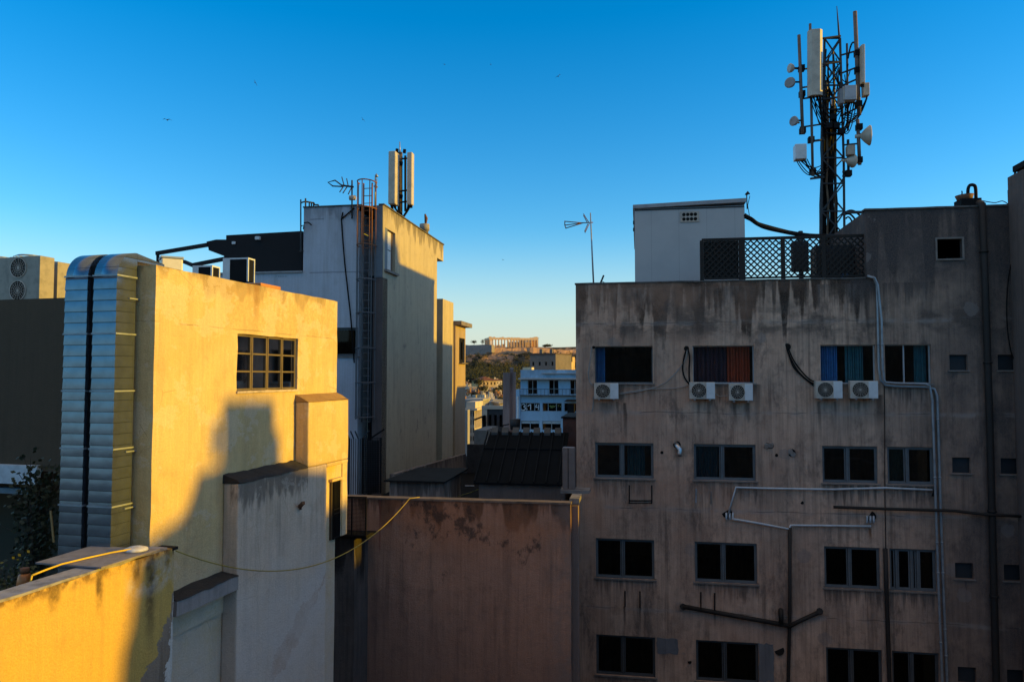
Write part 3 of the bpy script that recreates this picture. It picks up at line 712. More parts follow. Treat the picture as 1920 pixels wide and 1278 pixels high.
b.each('standoff_arm', STEEL, TW)
def panel(x0, x1, yt, yb, n0, n1, mat=ANT, lean=0):
    a, zt = FT.hit(x0, yt, n1); c, zb_ = FT.hit(x1, yb, n1); m = (c - a) * .22; b = MB()
    o = lean
    prof = [(a, n0), (a, n0 + (n1 - n0) * .55), (a + m, n1), (c - m, n1), (c, n0 + (n1 - n0) * .55), (c, n0)]
    lo = [FT.P(q, n, zb_) for q, n in prof]; hi = [FT.P(q + o, n, zt) for q, n in prof]; k = len(prof)
    b.face(lo[::-1]); b.face(hi)
    for i in range(k): b.face([lo[i], lo[(i + 1) % k], hi[(i + 1) % k], hi[i]])
    p = b.build('panel_antenna', mat, TW, .012)
    bb = MB()
    for q in range(4):
        x = a + (c - a) * (.2 + .2 * q); bb.tube([FT.P(x, (n0 + n1) / 2, zb_ - .1), FT.P(x, (n0 + n1) / 2, zb_ + .02)], .02, 6)
    bb.each('connector', BLACK, p); return p
panel(1514, 1544, 55, 177, .42, .68, ANT, .04)
panel(1614, 1624, 83, 154, .1, .5, ANT, .02)
panel(1544, 1555, 150, 214, -1.3, -1.05, ANTB)
panel(1560, 1568, 180, 216, -1.2, -1.05, ANT)
def rru(x0, x1, y0, y1, n0, n1, mat=ACP, fins=True):
    a, zt = FT.hit(x0, y0, n1); c, zb_ = FT.hit(x1, y1, n1)
    o = MB().box(FT, a, c, n0, n1, zb_, zt).build('radio_unit', mat, TW, .015)
    if fins:
        b = MB()
        for q in range(7): b.box(FT, a - .05, a - .003, n0 + (n1 - n0) * (q + .2) / 7, n0 + (n1 - n0) * (q + .45) / 7, zb_ + .02, zt - .02)
        b.build('cooling_fin', ACW, o)
    return o
rru(1584, 1607, 160, 186, .3, .75, simple('grey radio housing', (.42, .42, .43), .5)); rru(1619, 1631, 155, 178, .0, .3, simple('beige radio housing', (.5, .42, .3), .5), False)
rru(1491, 1513, 270, 297, .35, .75, ACP, False); rru(1589, 1604, 272, 289, .15, .45, simple('brown radio housing', (.4, .33, .25), .5), False)
rru(1575, 1584, 166, 193, .28, .7, simple('dark radio housing', (.25, .24, .24), .5), False)
def dish(px, py, n, axis, r, depth, name='dish_antenna', mat=ANT, cone=False):
    c = T(px, py, n); ax = Vector(axis).normalized(); b = MB()
    if cone: b.tube([c - ax * depth, c - ax * depth * .5, c, c + ax * .03], [r * .12, r * .62, r, r * .98], 20)
    else: b.tube([c - ax * depth, c - ax * depth * .55, c, c + ax * depth * .2], [r * .3, r * .8, r, r * .85], 18)
    b.tube([c - ax * (depth + .15), c - ax * depth * .9], r * .2, 8)
    return b.build(name, mat, TW)
dl, dn = FT.d, FT.n
dish(1481, 128, .3, -dl * .9 + dn * .3, .17, .18); dish(1481, 155, .35, -dl * .5 + dn * .85, .2, .2, mat=simple('grey dish', (.3, .27, .25), .5))
dish(1488, 227, .35, -dl * .7 + dn * .7, .18, .18, mat=bpy.data.materials['grey dish']); dish(1630, 254, .25, dl * .98 + dn * .1, .36, .32, cone=True); dish(1599, 302, .2, dl * .8 - dn * .3, .24, .3, cone=True)
b = MB()
for y in (128, 154, 226): b.beam(T(1484, y, .32), T(1503, y, .3), .05)
b.beam(T(1611, 252, .2), T(1622, 254, .23), .07)
b.each('dish_bracket', BLACK, TW)
random.seed(5); b = MB()
def lc(p, q, sag, r=.018):
    p, q = Vector(p), Vector(q); b.tube([p.lerp(q, t / 10) - Vector((0, 0, sag * 4 * (t / 10) * (1 - t / 10))) for t in range(11)], r, 5)
for k in range(12): lc(T(1517 + 2.3 * k, 178, .55), T(random.uniform(1540, 1575), random.uniform(225, 262), random.uniform(-.6, .1)), random.uniform(.1, .4))
for k in range(9): lc(T(1582 + 4 * k * .8, 188 - (8 if k > 6 else 0), .5), T(random.uniform(1560, 1585), random.uniform(215, 250), random.uniform(-.5, .1)), random.uniform(.2, .6))
for k in range(8): lc(T(1492 + 3 * k, 298, .55), T(random.uniform(1540, 1560), random.uniform(300, 330), random.uniform(-.5, .1)), random.uniform(.2, .5))
for k in range(5): lc(T(1626, 180 + k, .2), T(1585, 205 + 5 * k, -.2), .4)
for k in range(24): lc(T(random.uniform(1548, 1585), random.uniform(85, 230), random.uniform(-.7, 0)), T(random.uniform(1548, 1600), random.uniform(130, 230), random.uniform(-.7, .2)), random.uniform(.1, .5))
lc(T(1590, 110, .1), T(1606, 88, .2), -.35, .03); lc(T(1586, 190, 0), T(1590, 120, .1), -.2, .025)
lc(T(1585, 398, -.2), T(1612, 404, -.5), -.12, .035); lc(T(1585, 402, -.2), T(1608, 420, -.4), -.15, .035); lc(T(1586, 410, -.2), T(1602, 428, -.3), -.2, .03)
b.each('feeder_cable', CABLE, TW)
b = MB()
for k, (x, y) in enumerate(((1505, 245), (1524, 322), (1591, 325), (1503, 128), (1504, 176), (1608, 100), (1609, 132), (1610, 195), (1611, 238), (1611, 300), (1521, 262), (1556, 228), (1568, 236), (1548, 244), (1578, 246))):
    p = T(x, y, .2 if x > 1560 or x < 1545 else -.3); b.box(FT, (p - FT.O).dot(FT.d) - .1, (p - FT.O).dot(FT.d) + .1, .05, .3, p.z - .1, p.z + .1)
b.each('clamp', BLACK, TW)
b = MB(); b.beam(FT.W(1586, 398), FT.W(1622, 398, -.2), .09); b.beam(FT.W(1586, 436), FT.W(1622, 408, -.2), .05); b.build('roof_strut', STEEL, TW)

# ================================================================ yellow building on the left
FY = Fr(288, 12, 14.6, True)
yz = FY.Z(293, 497); yE = FY.S(632, 640); NB_ = .32
ySb = FY.S(417, 1000); yBay = FY.S(612, 1000, NB_); yHi = FY.S(566, 800, NB_ * .5); zHi = FY.Z(600, 752, NB_); zLo = FY.Z(490, 897, NB_)
zSof = FY.Z(630, 872, NB_)
wy = (FY.S(444.5, 680), FY.S(558, 680), FY.Z(500, 731), FY.Z(500, 630))
def yl_custom(m, c):
    s = m.math('SUBTRACT', m.dot(m.pos, tuple(FY.d)), FY.O.dot(FY.d)); z = m.z(); nn = m.math('SUBTRACT', m.dot(m.pos, tuple(FY.n)), FY.O.dot(FY.n))
    # bare brown scar running up to the right, with a pale rim
    ca, za = FY.hit(560, 1172, NB_); u = m.math('SUBTRACT', s, ca); v = m.math('SUBTRACT', z, za)
    d1 = m.math('SUBTRACT', v, m.mul(u, .62)); n1 = m.mul(m.math('SUBTRACT', m.noise(m.vmul(m.pos, (2, 2, 2.4)), 1.2, 5, .7), .5), .85)
    q = m.math('ABSOLUTE', m.add(d1, n1))
    ends = m.band(u, -1.0, 1.6, .12); fr = m.math('GREATER_THAN', nn, .15)
    c = m.mix(m.mul(m.mul(m.mr(q, .3, .8, .45, 0), ends), fr), c, (.66, .62, .6))
    q2 = m.math('SUBTRACT', q, m.mul(m.band(u, -.9, .45, .35), .2))
    c = m.mix(m.mul(m.mul(m.mr(q2, .07, .095, 1, 0), ends), fr), c, (.42, .25, .155))
    # rust run under the roof above the window, soot below the ledges
    rs = m.mul(m.band(s, FY.S(476, 560), FY.S(486, 560), .06), m.mr(z, wy[3], yz, .2, 1))
    c = m.mix(m.mul(rs, .7), c, (.3, .15, .05))
    rs2 = m.mul(m.band(s, FY.S(462, 560), FY.S(470, 560), .06), m.mr(z, wy[3] + .4, yz, 0, 1))
    c = m.mix(m.mul(rs2, .5), c, (.33, .18, .07))
    g = m.mul(m.mul(m.mr(z, zLo - 1.0, zLo, 0, 1), m.math('LESS_THAN', z, zLo + .02)), fr)
    dr = m.mr(m.add(m.mul(g, .5), m.noise(m.vmul(m.pos, (6, 6, 1.2)), 1, 5, .7)), .74, .95)
    c = m.mix(m.mul(m.mul(dr, m.math('LESS_THAN', s, yHi)), .75), c, (.1, .085, .07))
    # joint line above the window
    off = m.mul(m.math('SUBTRACT', m.noise(m.pos, 2, 3), .5), .06)
    d = m.math('ABSOLUTE', m.math('SUBTRACT', m.add(z, off), wy[3] + .08))
    c = m.mix(m.mul(m.mr(d, .004, .02, .5, 0), m.mr(m.noise(m.pos, 1.2, 2), .4, .55)), c, (.2, .13, .06))
    patch = m.mul(m.band(z, wy[3] + .1, yz - .1, .06), m.math('GREATER_THAN', s, wy[0] - .45))
    edge_n = m.mul(m.math('SUBTRACT', m.noise(m.pos, 1.6, 5, .7), .5), .5)
    patch = m.mul(patch, m.mr(m.add(m.math('SUBTRACT', s, wy[0] - .45), edge_n), -.02, .02)); rgh = m.mr(m.noise(m.pos, 14, 5, .75), .42, .6)
    c = m.mix(m.mul(m.mul(patch, rgh), .5), c, (.5, .33, .15))
    pl = m.mr(m.noise(m.vmul(m.pos, (1, 1, 1.3)), .9, 6, .7), .53, .56); c = m.mix(m.mul(pl, .3), c, (.76, .66, .54))
    ck = m.vor(m.add(m.pos, m.mul(m.noise(m.pos, 3, 4), .3)) if False else m.pos, .9, 'DISTANCE_TO_EDGE')
    c = m.mix(m.mul(m.mr(ck, .0, .006, .7, 0), m.mr(m.noise(m.pos, .7, 3), .52, .6)), c, (.25, .16, .09))
    low = m.mr(z, zLo - .5, zLo - 3.0); c = m.mix(m.mul(m.mul(low, m.mr(m.noise(m.pos, 1.2, 5, .7), .3, .6, .5, 1)), .8), c, (.66, .58, .52))  # lower wall paler and greyer, its shade tone put into the colour
    return c
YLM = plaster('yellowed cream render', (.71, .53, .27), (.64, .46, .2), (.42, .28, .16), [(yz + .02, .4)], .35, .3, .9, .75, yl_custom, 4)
YLL = plaster('pale worn shaded render', (.68, .54, .41), (.6, .47, .34), (.34, .27, .21), (), .35, .5, .7, .7, yl_custom, 4)  # paler worn plaster that also carries the lower bay's shade tone
YB = thing('corner_building', 'cream plastered building in warm sunlight with a barred window and stepped bays', 'building', FY.P(yE / 2, -2, 0))
b = MB()
b.wall(FY, 0, yE, 0, yz, 0, [wy], .14)
b.face([FY.P(0, 0, 0), FY.P(0, -1.35, 0), FY.P(0, -1.35, yz), FY.P(0, 0, yz)]); b.face([FY.P(yE, 0, 0), FY.P(yE, -1.35, 0), FY.P(yE, -1.35, yz), FY.P(yE, 0, yz)])
b.face([FY.P(0, 0, yz), FY.P(yE, 0, yz), FY.P(yE, -1.35, yz), FY.P(0, -1.35, yz)]); b.face([FY.P(0, -1.35, 0), FY.P(yE, -1.35, 0), FY.P(yE, -1.35, yz), FY.P(0, -1.35, yz)])
b.build('wall', YLM, YB, rough=(.25, .013, 1.9))
b = MB(); b.box(FY, yE + .003, FY.S(640, 950), -1.3, -.003, FY.Z(630, 1008), zSof - .002); b.box(FY, FY.S(640, 950) + .003, FY.S(640, 950) + .25, -1.3, .02, FY.Z(630, 1008), zSof - .004); b.build('end_wall', YLM, YB, rough=(.35, .01, 1.8))
DIRT = plaster('black lichen crust', (.045, .042, .04), (.07, .065, .06), (.02, .02, .02), (), 0, .2, 1.2)
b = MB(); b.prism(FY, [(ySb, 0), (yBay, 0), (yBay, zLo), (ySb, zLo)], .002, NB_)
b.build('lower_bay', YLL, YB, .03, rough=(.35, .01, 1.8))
b = MB(); b.hexa([FY.P(ySb - .02, .002, zLo + .003), FY.P(yHi - .003, .002, zLo + .003), FY.P(yHi - .003, NB_ + .02, zLo + .003), FY.P(ySb - .02, NB_ + .02, zLo + .003),
                  FY.P(ySb - .02, .002, zLo + .16), FY.P(yHi - .003, .002, zLo + .16), FY.P(yHi - .003, NB_ - .02, zLo + .05), FY.P(ySb - .02, NB_ - .02, zLo + .05)])
b.build('dirty_ledge', DIRT, YB, rough=(.16, .025, 5))
zu = zLo
b = MB(); b.box(FY, yHi, yE, .002, NB_, zu + .002, zHi); b.build('upper_bay', YLM, YB, .03, rough=(.35, .01, 1.8))
b = MB(); b.box(FY, yBay + .003, yE, .002, NB_, zSof, zu - .001); b.build('bay_overhang', YLM, YB, .02, rough=(.35, .01, 1.8))
b = MB(); b.hexa([FY.P(yHi - .02, .003, zHi + .003), FY.P(yE, .003, zHi + .003), FY.P(yE, NB_ + .015, zHi + .003), FY.P(yHi - .02, NB_ + .015, zHi + .003),
                  FY.P(yHi - .02, .003, zHi + .16), FY.P(yE, .003, zHi + .16), FY.P(yE, NB_ - .06, zHi + .03), FY.P(yHi - .02, NB_ - .06, zHi + .03)])
b.build('dirty_ledge', plaster('brown lichen ledge', (.4, .25, .1), (.3, .17, .07), (.12, .08, .05), (), 0, .2, 1.0), YB, rough=(.16, .02, 5))
lz1, lz0 = FY.Z(390, 1102, NB_), FY.Z(390, 1129, NB_); ls0 = FY.S(322, 1100)
b = MB(); b.box(FY, ls0 - .3, ySb - .003, .002, NB_ + .02, lz0, lz1); b.build('ledge', plaster('sooty ledge face', (.36, .33, .31), (.28, .25, .24), (.1, .09, .085)), YB, rough=(.2, .012, 3))
b = MB(); b.hexa([FY.P(ls0 - .3, .003, lz1 + .003), FY.P(ySb - .004, .003, lz1 + .003), FY.P(ySb - .004, NB_ + .03, lz1 + .003), FY.P(ls0 - .3, NB_ + .03, lz1 + .003),
                  FY.P(ls0 - .3, .003, lz1 + .06), FY.P(ySb - .004, .003, lz1 + .06), FY.P(ySb - .004, NB_ + .01, lz1 + .02), FY.P(ls0 - .3, NB_ + .01, lz1 + .02)])
b.build('dirty_ledge', DIRT, YB, rough=(.14, .025, 6))
b = MB(); b.box(FY, ls0 - .3, ySb - .004, .002, .05, lz0 - .42, lz0 - .003); b.build('wall_band', YLM, YB)
# twelve-pane steel window
wd = MB(); nf = -.05; a, c, e, f = wy; fw = .03
BRZ = simple('brown steel frame', (.16, .12, .07), .6, .2, .3)
for q in range(4):
    x0 = a + (c - a) * q / 4; x1 = a + (c - a) * (q + 1) / 4
    for X, Y_ in ((x0 + .008, x0 + .045), (x1 - .045, x1 - .008)): wd.box(FY, X, Y_, nf - .06, nf, e, f)
    for k in range(4):
        zz = e + .01 + (f - e - .05) * k / 3; wd.box(FY, x0 + .045, x1 - .045, nf - .05, nf - .004, zz, zz + .032)
w_ = wd.build('window', BRZ, YB)
g = MB(); g.face([FY.P(a, nf - .03, e), FY.P(c, nf - .03, e), FY.P(c, nf - .03, f), FY.P(a, nf - .03, f)]); g.build('pane', DARKGLASS, w_)
MB().box(FY, a - .02, c + .03, -.08, .035, e - .045, e - .003).build('sill', simple('sunlit sill', (.55, .45, .35), .8, 0, .4, 8), w_)
# far opening with a barred gate under the overhang
da, dc = FY.S(620, 950), FY.S(632, 950); dzt = FY.Z(610, 905); dzb = FY.Z(610, 1015)
gt = MB(); gt.box(FY, da - .06, dc + .06, .002, .05, dzb, dzt); door = gt.build('gate', simple('gate recess', (.08, .06, .04), .8), YB)
gb = MB()
for q in range(6): x = da + (dc - da) * q / 5; gb.box(FY, x - .012, x + .012, .06, .085, dzb, dzt)
for zz in (dzb + .02, (dzb + dzt) / 2 - .1, (dzb + dzt) / 2, dzt - .03): gb.box(FY, da, dc, .055, .09, zz, zz + .03)
gb.build('bars', BLACK, door)
MB().box(FY, da - .1, dc + .12, .002, .09, dzt + .002, dzt + .06).build('lintel', YLM, door)
b = MB()
b.beam(FY.W(562, 949, NB_ + .03), FY.W(569, 942, NB_ + .2), .06); b.beam(FY.W(563, 946, NB_ + .02), FY.W(564, 955, NB_ + .04), .04)
b.build('iron_hook', RUST, YB)
tag(MB().box(FY, FY.S(448, 520, -.6), FY.S(487, 530, -.6), -.9, -.1, yz + .003, yz + .09).build('roof_tile_slab', simple('terracotta slab', (.5, .2, .06), .8, 0, .4, 6), None, .01), 'low terracotta slab on the yellow roof edge above the barred window', 'slab')

# parapet wall, nearest the camera
NP = .42; pe = FY.S(322, 1100, NP); pz = FY.Z(316, 1029, NP)
def pa_custom(m, c):
    s = m.math('SUBTRACT', m.dot(m.pos, tuple(FY.d)), FY.O.dot(FY.d)); z = m.z()
    n = m.noise(m.pos, 2.4, 5, .68, .4)
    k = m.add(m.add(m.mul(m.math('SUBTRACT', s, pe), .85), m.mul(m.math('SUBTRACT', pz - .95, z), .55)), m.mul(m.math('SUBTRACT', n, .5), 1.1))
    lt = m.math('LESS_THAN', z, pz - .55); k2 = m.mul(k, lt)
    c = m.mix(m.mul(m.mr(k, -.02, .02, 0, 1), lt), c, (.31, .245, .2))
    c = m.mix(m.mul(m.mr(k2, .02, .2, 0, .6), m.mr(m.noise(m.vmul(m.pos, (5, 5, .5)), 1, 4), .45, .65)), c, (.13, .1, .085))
    k3 = m.add(m.add(m.math('SUBTRACT', s, pe - .08), m.mul(m.math('SUBTRACT', n, .5), .6)), m.mul(m.math('SUBTRACT', pz - 1.7, z), .22))
    c = m.mix(m.mul(m.mr(k3, 0, .015, 0, 1), m.math('LESS_THAN', z, pz - .75)), c, (.68, .66, .62))
    # soot runs from the top near the end
    for x, wd_, ln in ((pe - .46, .1, 1.6), (pe - 1.45, .06, .7), (pe - .75, .07, .5), (pe - .1, .06, .4), (pe - 2.2, .08, .4)):
        wob = m.mul(m.math('SUBTRACT', m.noise(m.pos, 3, 4), .5), .16)
        d = m.math('ABSOLUTE', m.add(m.math('SUBTRACT', s, x), wob))
        c = m.mix(m.mul(m.mul(m.mr(d, wd_ * .3, wd_ * 1.5, .9, 0), m.mr(z, pz - ln, pz - ln * .3, 0, 1)), m.mr(m.noise(m.pos, 7, 4), .3, .6, .4, 1)), c, (.07, .05, .035))
    pal = m.mul(m.band(s, pe - .95, pe + .1, .12), m.band(z, pz - .55, pz - .08, .12))
    c = m.mix(m.mul(m.mul(pal, m.mr(m.noise(m.pos, 3.2, 4), .4, .6)), .5), c, (.62, .6, .58))
    c = m.mix(m.mul(m.mr(z, pz - .18, pz, 0, 1), m.mr(m.noise(m.pos, 6, 5), .4, .62)), c, (.16, .1, .05))
    return c
PAM = plaster('ochre parapet render', (.66, .43, .12), (.6, .37, .09), (.4, .25, .11), (), 0, .25, .8, .5, pa_custom, 4)
p0 = FY.S(-420, 1100, NP)
PW = thing('parapet_wall', 'sunlit ochre terrace parapet with peeling plaster in the lower left foreground', 'wall', FY.P(pe - 2, NP, 0))
b = MB(); b.box(FY, p0, pe, NP - .3, NP, 0, pz); b.build('wall', PAM, PW, rough=(.22, .014, 2.2))
b = MB(); b.box(FY, p0, pe - .12, NP - .34, NP + .01, pz + .003, pz + .035); b.build('coping', simple('grey blue coping', (.3, .29, .31), .85, 0, .5, 5, bump=.4), PW, rough=(.2, .016, 3))
b = MB(); b.box(FY, pe + .003, pe + .09, NP - .28, NP - .04, 0, pz - .05); b.build('pilaster', PAM, PW, rough=(.2, .012, 3))
b = MB(); b.box(FY, pe - .0, pe + .13, NP - .3, NP + .0, pz - .045, pz - .0); b.build('end_cap', ROOFD, PW)

# terrace behind the parapet
tz = pz - 1.35
b = MB(); b.face([FY.P(p0, NP - .31, tz), FY.P(-.05, NP - .31, tz), FY.P(-.05, -14, tz), FY.P(p0, -14, tz)])
tag(b.build('terrace_floor', simple('terrace tiles', (.09, .08, .075), .9, 0, .4, 2)), kind='structure')
# sheet of grey board lying on the parapet
z_ = pz + .05; q = [atZ(66, 1057, z_), atZ(176, 1024, z_), atZ(262, 1031, z_), atZ(300, 1031, z_), atZ(190, 1066, z_)]
b = MB(); lo = [Vector(p) for p in q]; hi = [p + Vector((0, 0, .025)) for p in lo]; b.face(lo[::-1]); b.face(hi)
for i in range(5): b.face([lo[i], lo[(i + 1) % 5], hi[(i + 1) % 5], hi[i]])
tag(b.build('grey_board', simple('grey fibre board', (.23, .21, .22), .8, 0, .3, 8), None, .004), 'flat grey fibre board resting on the parapet beside the duct', 'board')
for (x, y) in ((80, 1062), (170, 1058)):
    pass
b = MB(); c = atZ(255, 1031, z_ + .03)
b.tube([c + Vector((0, 0, 0)), c + Vector((0, 0, .03)), c + Vector((0, 0, .055)), c + Vector((0, 0, .062))], [.17, .16, .09, .01], 20)
tag(b.build('white_basin', simple('white enamel', (.7, .7, .69), .4, 0, .25, 9, dirt=(.35, .2, .1))), 'upturned white basin with a rust stain on the grey board', 'basin')
hz = z_ + .05
pts = [atZ(60, 1078, hz - .02), atZ(85, 1068, hz), atZ(115, 1057, hz), atZ(160, 1046, hz), atZ(210, 1035, hz), atZ(246, 1029, hz + .02)]
b = MB(); b.tube(pts, .014, 8); b.tube([pts[0], pts[0] + Vector((-.02, 0, -.1)), pts[0] + Vector((-.02, -.02, -.4))], .012, 6)
tag(b.build('garden_hose', YHOSE), 'bright yellow hose stretched over the grey board', 'hose')
# slack yellow line from the parapet end to the rear wall
A = FY.W(330, 1032, NP); B = atY(768, 934, 20.0); Mid = atY(500, 1082, 14.2)
b = MB(); pts = []; 
for k in range(33):
    t = k / 32; tm = .34; p = A.lerp(B, t); sag = (A.lerp(B, tm).z - Mid.z) / (4 * tm * (1 - tm)); p.z -= 4 * sag * t * (1 - t); pts.append(p)
pts.append(B + Vector((.25, .1, .02)))
b.tube(pts, .011, 6)
tag(b.build('slack_line', simple('yellow line', (.34, .25, .04), .6)), 'thin yellow line sagging across the courtyard to the rear wall', 'line')

# ================================================================ ventilation ducts
DM = NT('galvanised duct'); zf = DM.math('FRACT', DM.math('DIVIDE', DM.math('SUBTRACT', DM.z(), tz + .02), .172)); dk = DM.mr(DM.math('ABSOLUTE', DM.math('SUBTRACT', zf, .02)), .025, .06, .75, 0)
nz = DM.noise(DM.vmul(DM.pos, (2, 2, 3)), 1.0, 2)
dcol = DM.mix(DM.mul(DM.mr(DM.noise(DM.pos, 5, 5), .35, .7), .5), (.17, .2, .24), (.11, .13, .155)); dcol = DM.mix(dk, dcol, (.05, .06, .07))
DM.bump(DM.add(nz, DM.mul(DM.math('SINE', DM.mul(zf, 3.1416)), .5)), .12, .03); DM.done(dcol, .22, .75)
def duct(name, label, s_front0, s_front1, nb):
    pass
FD = Fr(215, 11.62, 14.6)                      # front face axes, s to the right
wD = -FD.S(172); gap = wD - (-FD.S(160)) ; 
x_edges = [(FD.S(172), 0.0), (FD.S(118.5), FD.S(160))]; depD = .40; gz = tz + .02
for i, (a, c) in enumerate(x_edges):
    zt = FD.Z(200, 468) - .0; rr = .42
    t = thing('ventilation_duct', ['galvanised duct rising beside the yellow corner and bending over its roof, sunlit side', 'galvanised duct left of its twin, rising and bending over the roof'][i], 'duct', FD.P((a + c) / 2, -.2, gz), group='twin galvanised ducts')
    b = MB(); zs = gz; seg = .172; z_end = zt - rr; k = 0
    while zs < z_end - .001:
        ze = min(zs + seg, z_end); o = .004 if k % 2 else 0
        # each sheet flares slightly outward at its lower edge
        b.hexa([FD.P(a, -depD, zs), FD.P(c, -depD, zs), FD.P(c + .004, .012, zs), FD.P(a - .004, .012, zs),
                FD.P(a, -depD, ze), FD.P(c, -depD, ze), FD.P(c, 0, ze), FD.P(a, 0, ze)])
        zs = ze; k += 1
    b.build('riser', DM.m, t)
    b = MB(); N_ = 12; prof = []
    for q in range(N_ + 1):
        an = math.pi / 2 * q / N_; prof.append((-rr + rr * math.cos(an), z_end + rr * math.sin(an)))
    inner = (-rr, z_end)
    for q in range(N_):
        p1, p2 = prof[q], prof[q + 1]
        b.face([FD.P(a, p1[0], p1[1]), FD.P(c, p1[0], p1[1]), FD.P(c, p2[0], p2[1]), FD.P(a, p2[0], p2[1])], True)
        for x in (a, c): b.face([FD.P(x, p1[0], p1[1]), FD.P(x, p2[0], p2[1]), FD.P(x, *inner)])
    b.build('elbow', DM.m, t)
    b = MB(); run = .62
    b.hexa([FD.P(a, -rr - .003, yz + .06), FD.P(c, -rr - .003, yz + .06), FD.P(c, -rr - run, yz + .06), FD.P(a, -rr - run, yz + .06),
            FD.P(a, -rr - .003, zt - .004), FD.P(c, -rr - .003, zt - .004), FD.P(c, -rr - run, yz + .1), FD.P(a, -rr - run, yz + .1)])
    b.build('roof_run', DM.m, t)
    b = MB()
    for y in (516, 625, 733, 842, 950):
        zc = FD.Z(200, y); 
        if zc > gz: b.box(FD, a - .02, c + .02, -depD - .01, .016, zc - .012, zc + .012)
    b.each('flange', GALV, t)
    b = MB()
    for y in (560, 846, 952):
        zc = FD.Z(235, y, -.3); b.beam(FD.P(c + .012 if i == 0 else c + .004, -.25, zc), FD.P(c + .012 if i == 0 else c + .004, -depD - .18, zc), .022)
    b.each('wall_strap', GALV, t)
# dark filler plate between the two
tag(MB().box(FD, FD.S(160) + .004, FD.S(172) - .004, -depD, -.06, gz, FD.Z(200, 472) - .2).build('gap_cover', BLACK), 'narrow black strip standing in the gap between the twin ducts', 'strip')

# left rear wall with roof units, band and recess
FLW = Fr(118, 17.5, 14.6); lz = FLW.Z(60, 560); l0 = FLW.S(-500)
LW = thing('rear_house', 'shaded olive grey house behind the duct with roof units and a dark loggia', 'building', FLW.P(-3, -2, 0))
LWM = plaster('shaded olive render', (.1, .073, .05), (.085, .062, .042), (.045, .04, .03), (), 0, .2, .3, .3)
bz = FLW.Z(40, 872); rz = FLW.Z(40, 912)
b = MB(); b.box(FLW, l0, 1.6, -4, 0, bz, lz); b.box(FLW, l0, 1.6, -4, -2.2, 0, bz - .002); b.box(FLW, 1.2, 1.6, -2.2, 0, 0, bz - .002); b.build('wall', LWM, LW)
zb2 = FLW.Z(40, 906)
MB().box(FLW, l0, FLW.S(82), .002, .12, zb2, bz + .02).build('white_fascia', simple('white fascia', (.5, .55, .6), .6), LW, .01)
MB().box(FLW, l0, FLW.S(48), -.3, -.1, FLW.Z(20, 927), FLW.Z(20, 916)).build('shutter_box', simple('grey shutter', (.2, .22, .25), .6), LW, .01)
MB().box(FLW, l0, 1.2, -2.15, -.02, bz - .12, bz - .004).build('soffit', LWM, LW)
FLB = Fr(118, 18.3, 14.6); va = None
for i, (px, w_, lab) in enumerate(((52, .72, 'tall twin fan outdoor unit on the left roof, front one of its row'), (-8, .72, 'tall outdoor unit cut off by the left edge of the picture'), (28, .72, 'tall sunlit outdoor unit behind the front one on the left roof'))):
    if va is None: o = va = ac_unit(lab, .95, 1.12, .42, 2, 'outdoor units on the left roof', False, False, 'rooftop_condenser', simple('aged condenser enamel', (.3, .27, .22), .5, 0, .3, 5))
    else: o = copy_tree(va); o['label'] = lab
    if i == 0:
        for ch in list(o.children):
            pass
    s_, zz = FLB.hit(px, 560, 0); place(o, FLB, s_, -1.2 if i == 2 else -.35 if i == 1 else -.3, lz + .002)
    if i == 0:
        tb = MB()
        for q in range(3): tb.ring((-.1, -.2, 1.125 + .02 * q), (0, 0, 1), .33 - .04 * q, .008, 20, 4)
        tb.build('top_guard', GALV, o, 0, True)

# ================================================================ plants on the terrace
def shrub(name, label, base, h, spread, nleaf, leaf, lm, bm_, seed, lean=(0, 0), start=.35):
    random.seed(seed); t = thing(name, label, 'plant', base); base = Vector(base); st = MB(); lf_ = MB()
    for k in range(7):
        a = random.uniform(0, 6.28); top = base + Vector((math.cos(a) * spread * .6 + lean[0], math.sin(a) * spread * .6 + lean[1], h * random.uniform(.7, 1)))
        mid = base.lerp(top, .5) + Vector((random.uniform(-.08, .08), random.uniform(-.08, .08), .05)); pts = [base, mid, top]
        st.tube(pts, [.018, .012, .004], 5)
        for q in range(nleaf // 7):
            u = random.uniform(start, 1.02); p = (base.lerp(mid, u * 2) if u < .5 else mid.lerp(top, u * 2 - 1)) + Vector([random.gauss(0, spread * .28) for _ in range(3)])
            d = Vector([random.gauss(0, 1) for _ in range(3)]).normalized(); s2 = d.orthogonal().normalized() * leaf * .35; d = d * leaf
            lf_.face([p - d * .5, p + s2, p + d * .5, p - s2])
            if q % 9 == 0: st.tube([p, base.lerp(top, max(.2, u - .15))], .004, 4)
    st.build('stem', bm_, t); lf_.build('foliage', lm, t)
LEAFD = simple('dark leaf', (.02, .03, .012), .7, 0, .3, 20); LEAFG = simple('green leaf', (.04, .05, .012), .6, 0, .3, 20); BARK = simple('thin bark', (.06, .045, .035), .9)
pb = atZ(62, 1075, tz); 
shrub('potted_tree', 'dark leafy shrub reaching up to the white fascia left of the ducts', (atY(72, 1000, 12.6).x, 12.6, tz + .05), 2.7, .42, 900, .09, LEAFD, BARK, 3, (.05, 0), .3)
shrub('small_shrub', 'small sunlit green shrub behind the parapet at the left edge', (atY(8, 1050, 11.2).x, 11.2, tz + .05), 1.25, .3, 420, .06, LEAFG, BARK, 8, (.15, 0), .62)
b = MB(); c = atY(46, 1080, 10.9); 
PT = thing('oil_lantern', 'small orange metal pot glinting behind the parapet', 'pot', (c.x, c.y, tz))
b.tube([(c.x, c.y, tz), (c.x, c.y, c.z - .08), (c.x, c.y, c.z + .02), (c.x, c.y, c.z + .05)], [.1, .1, .08, .05], 14); b.build('body', simple('orange enamel', (.4, .14, .04), .35, .3), PT)
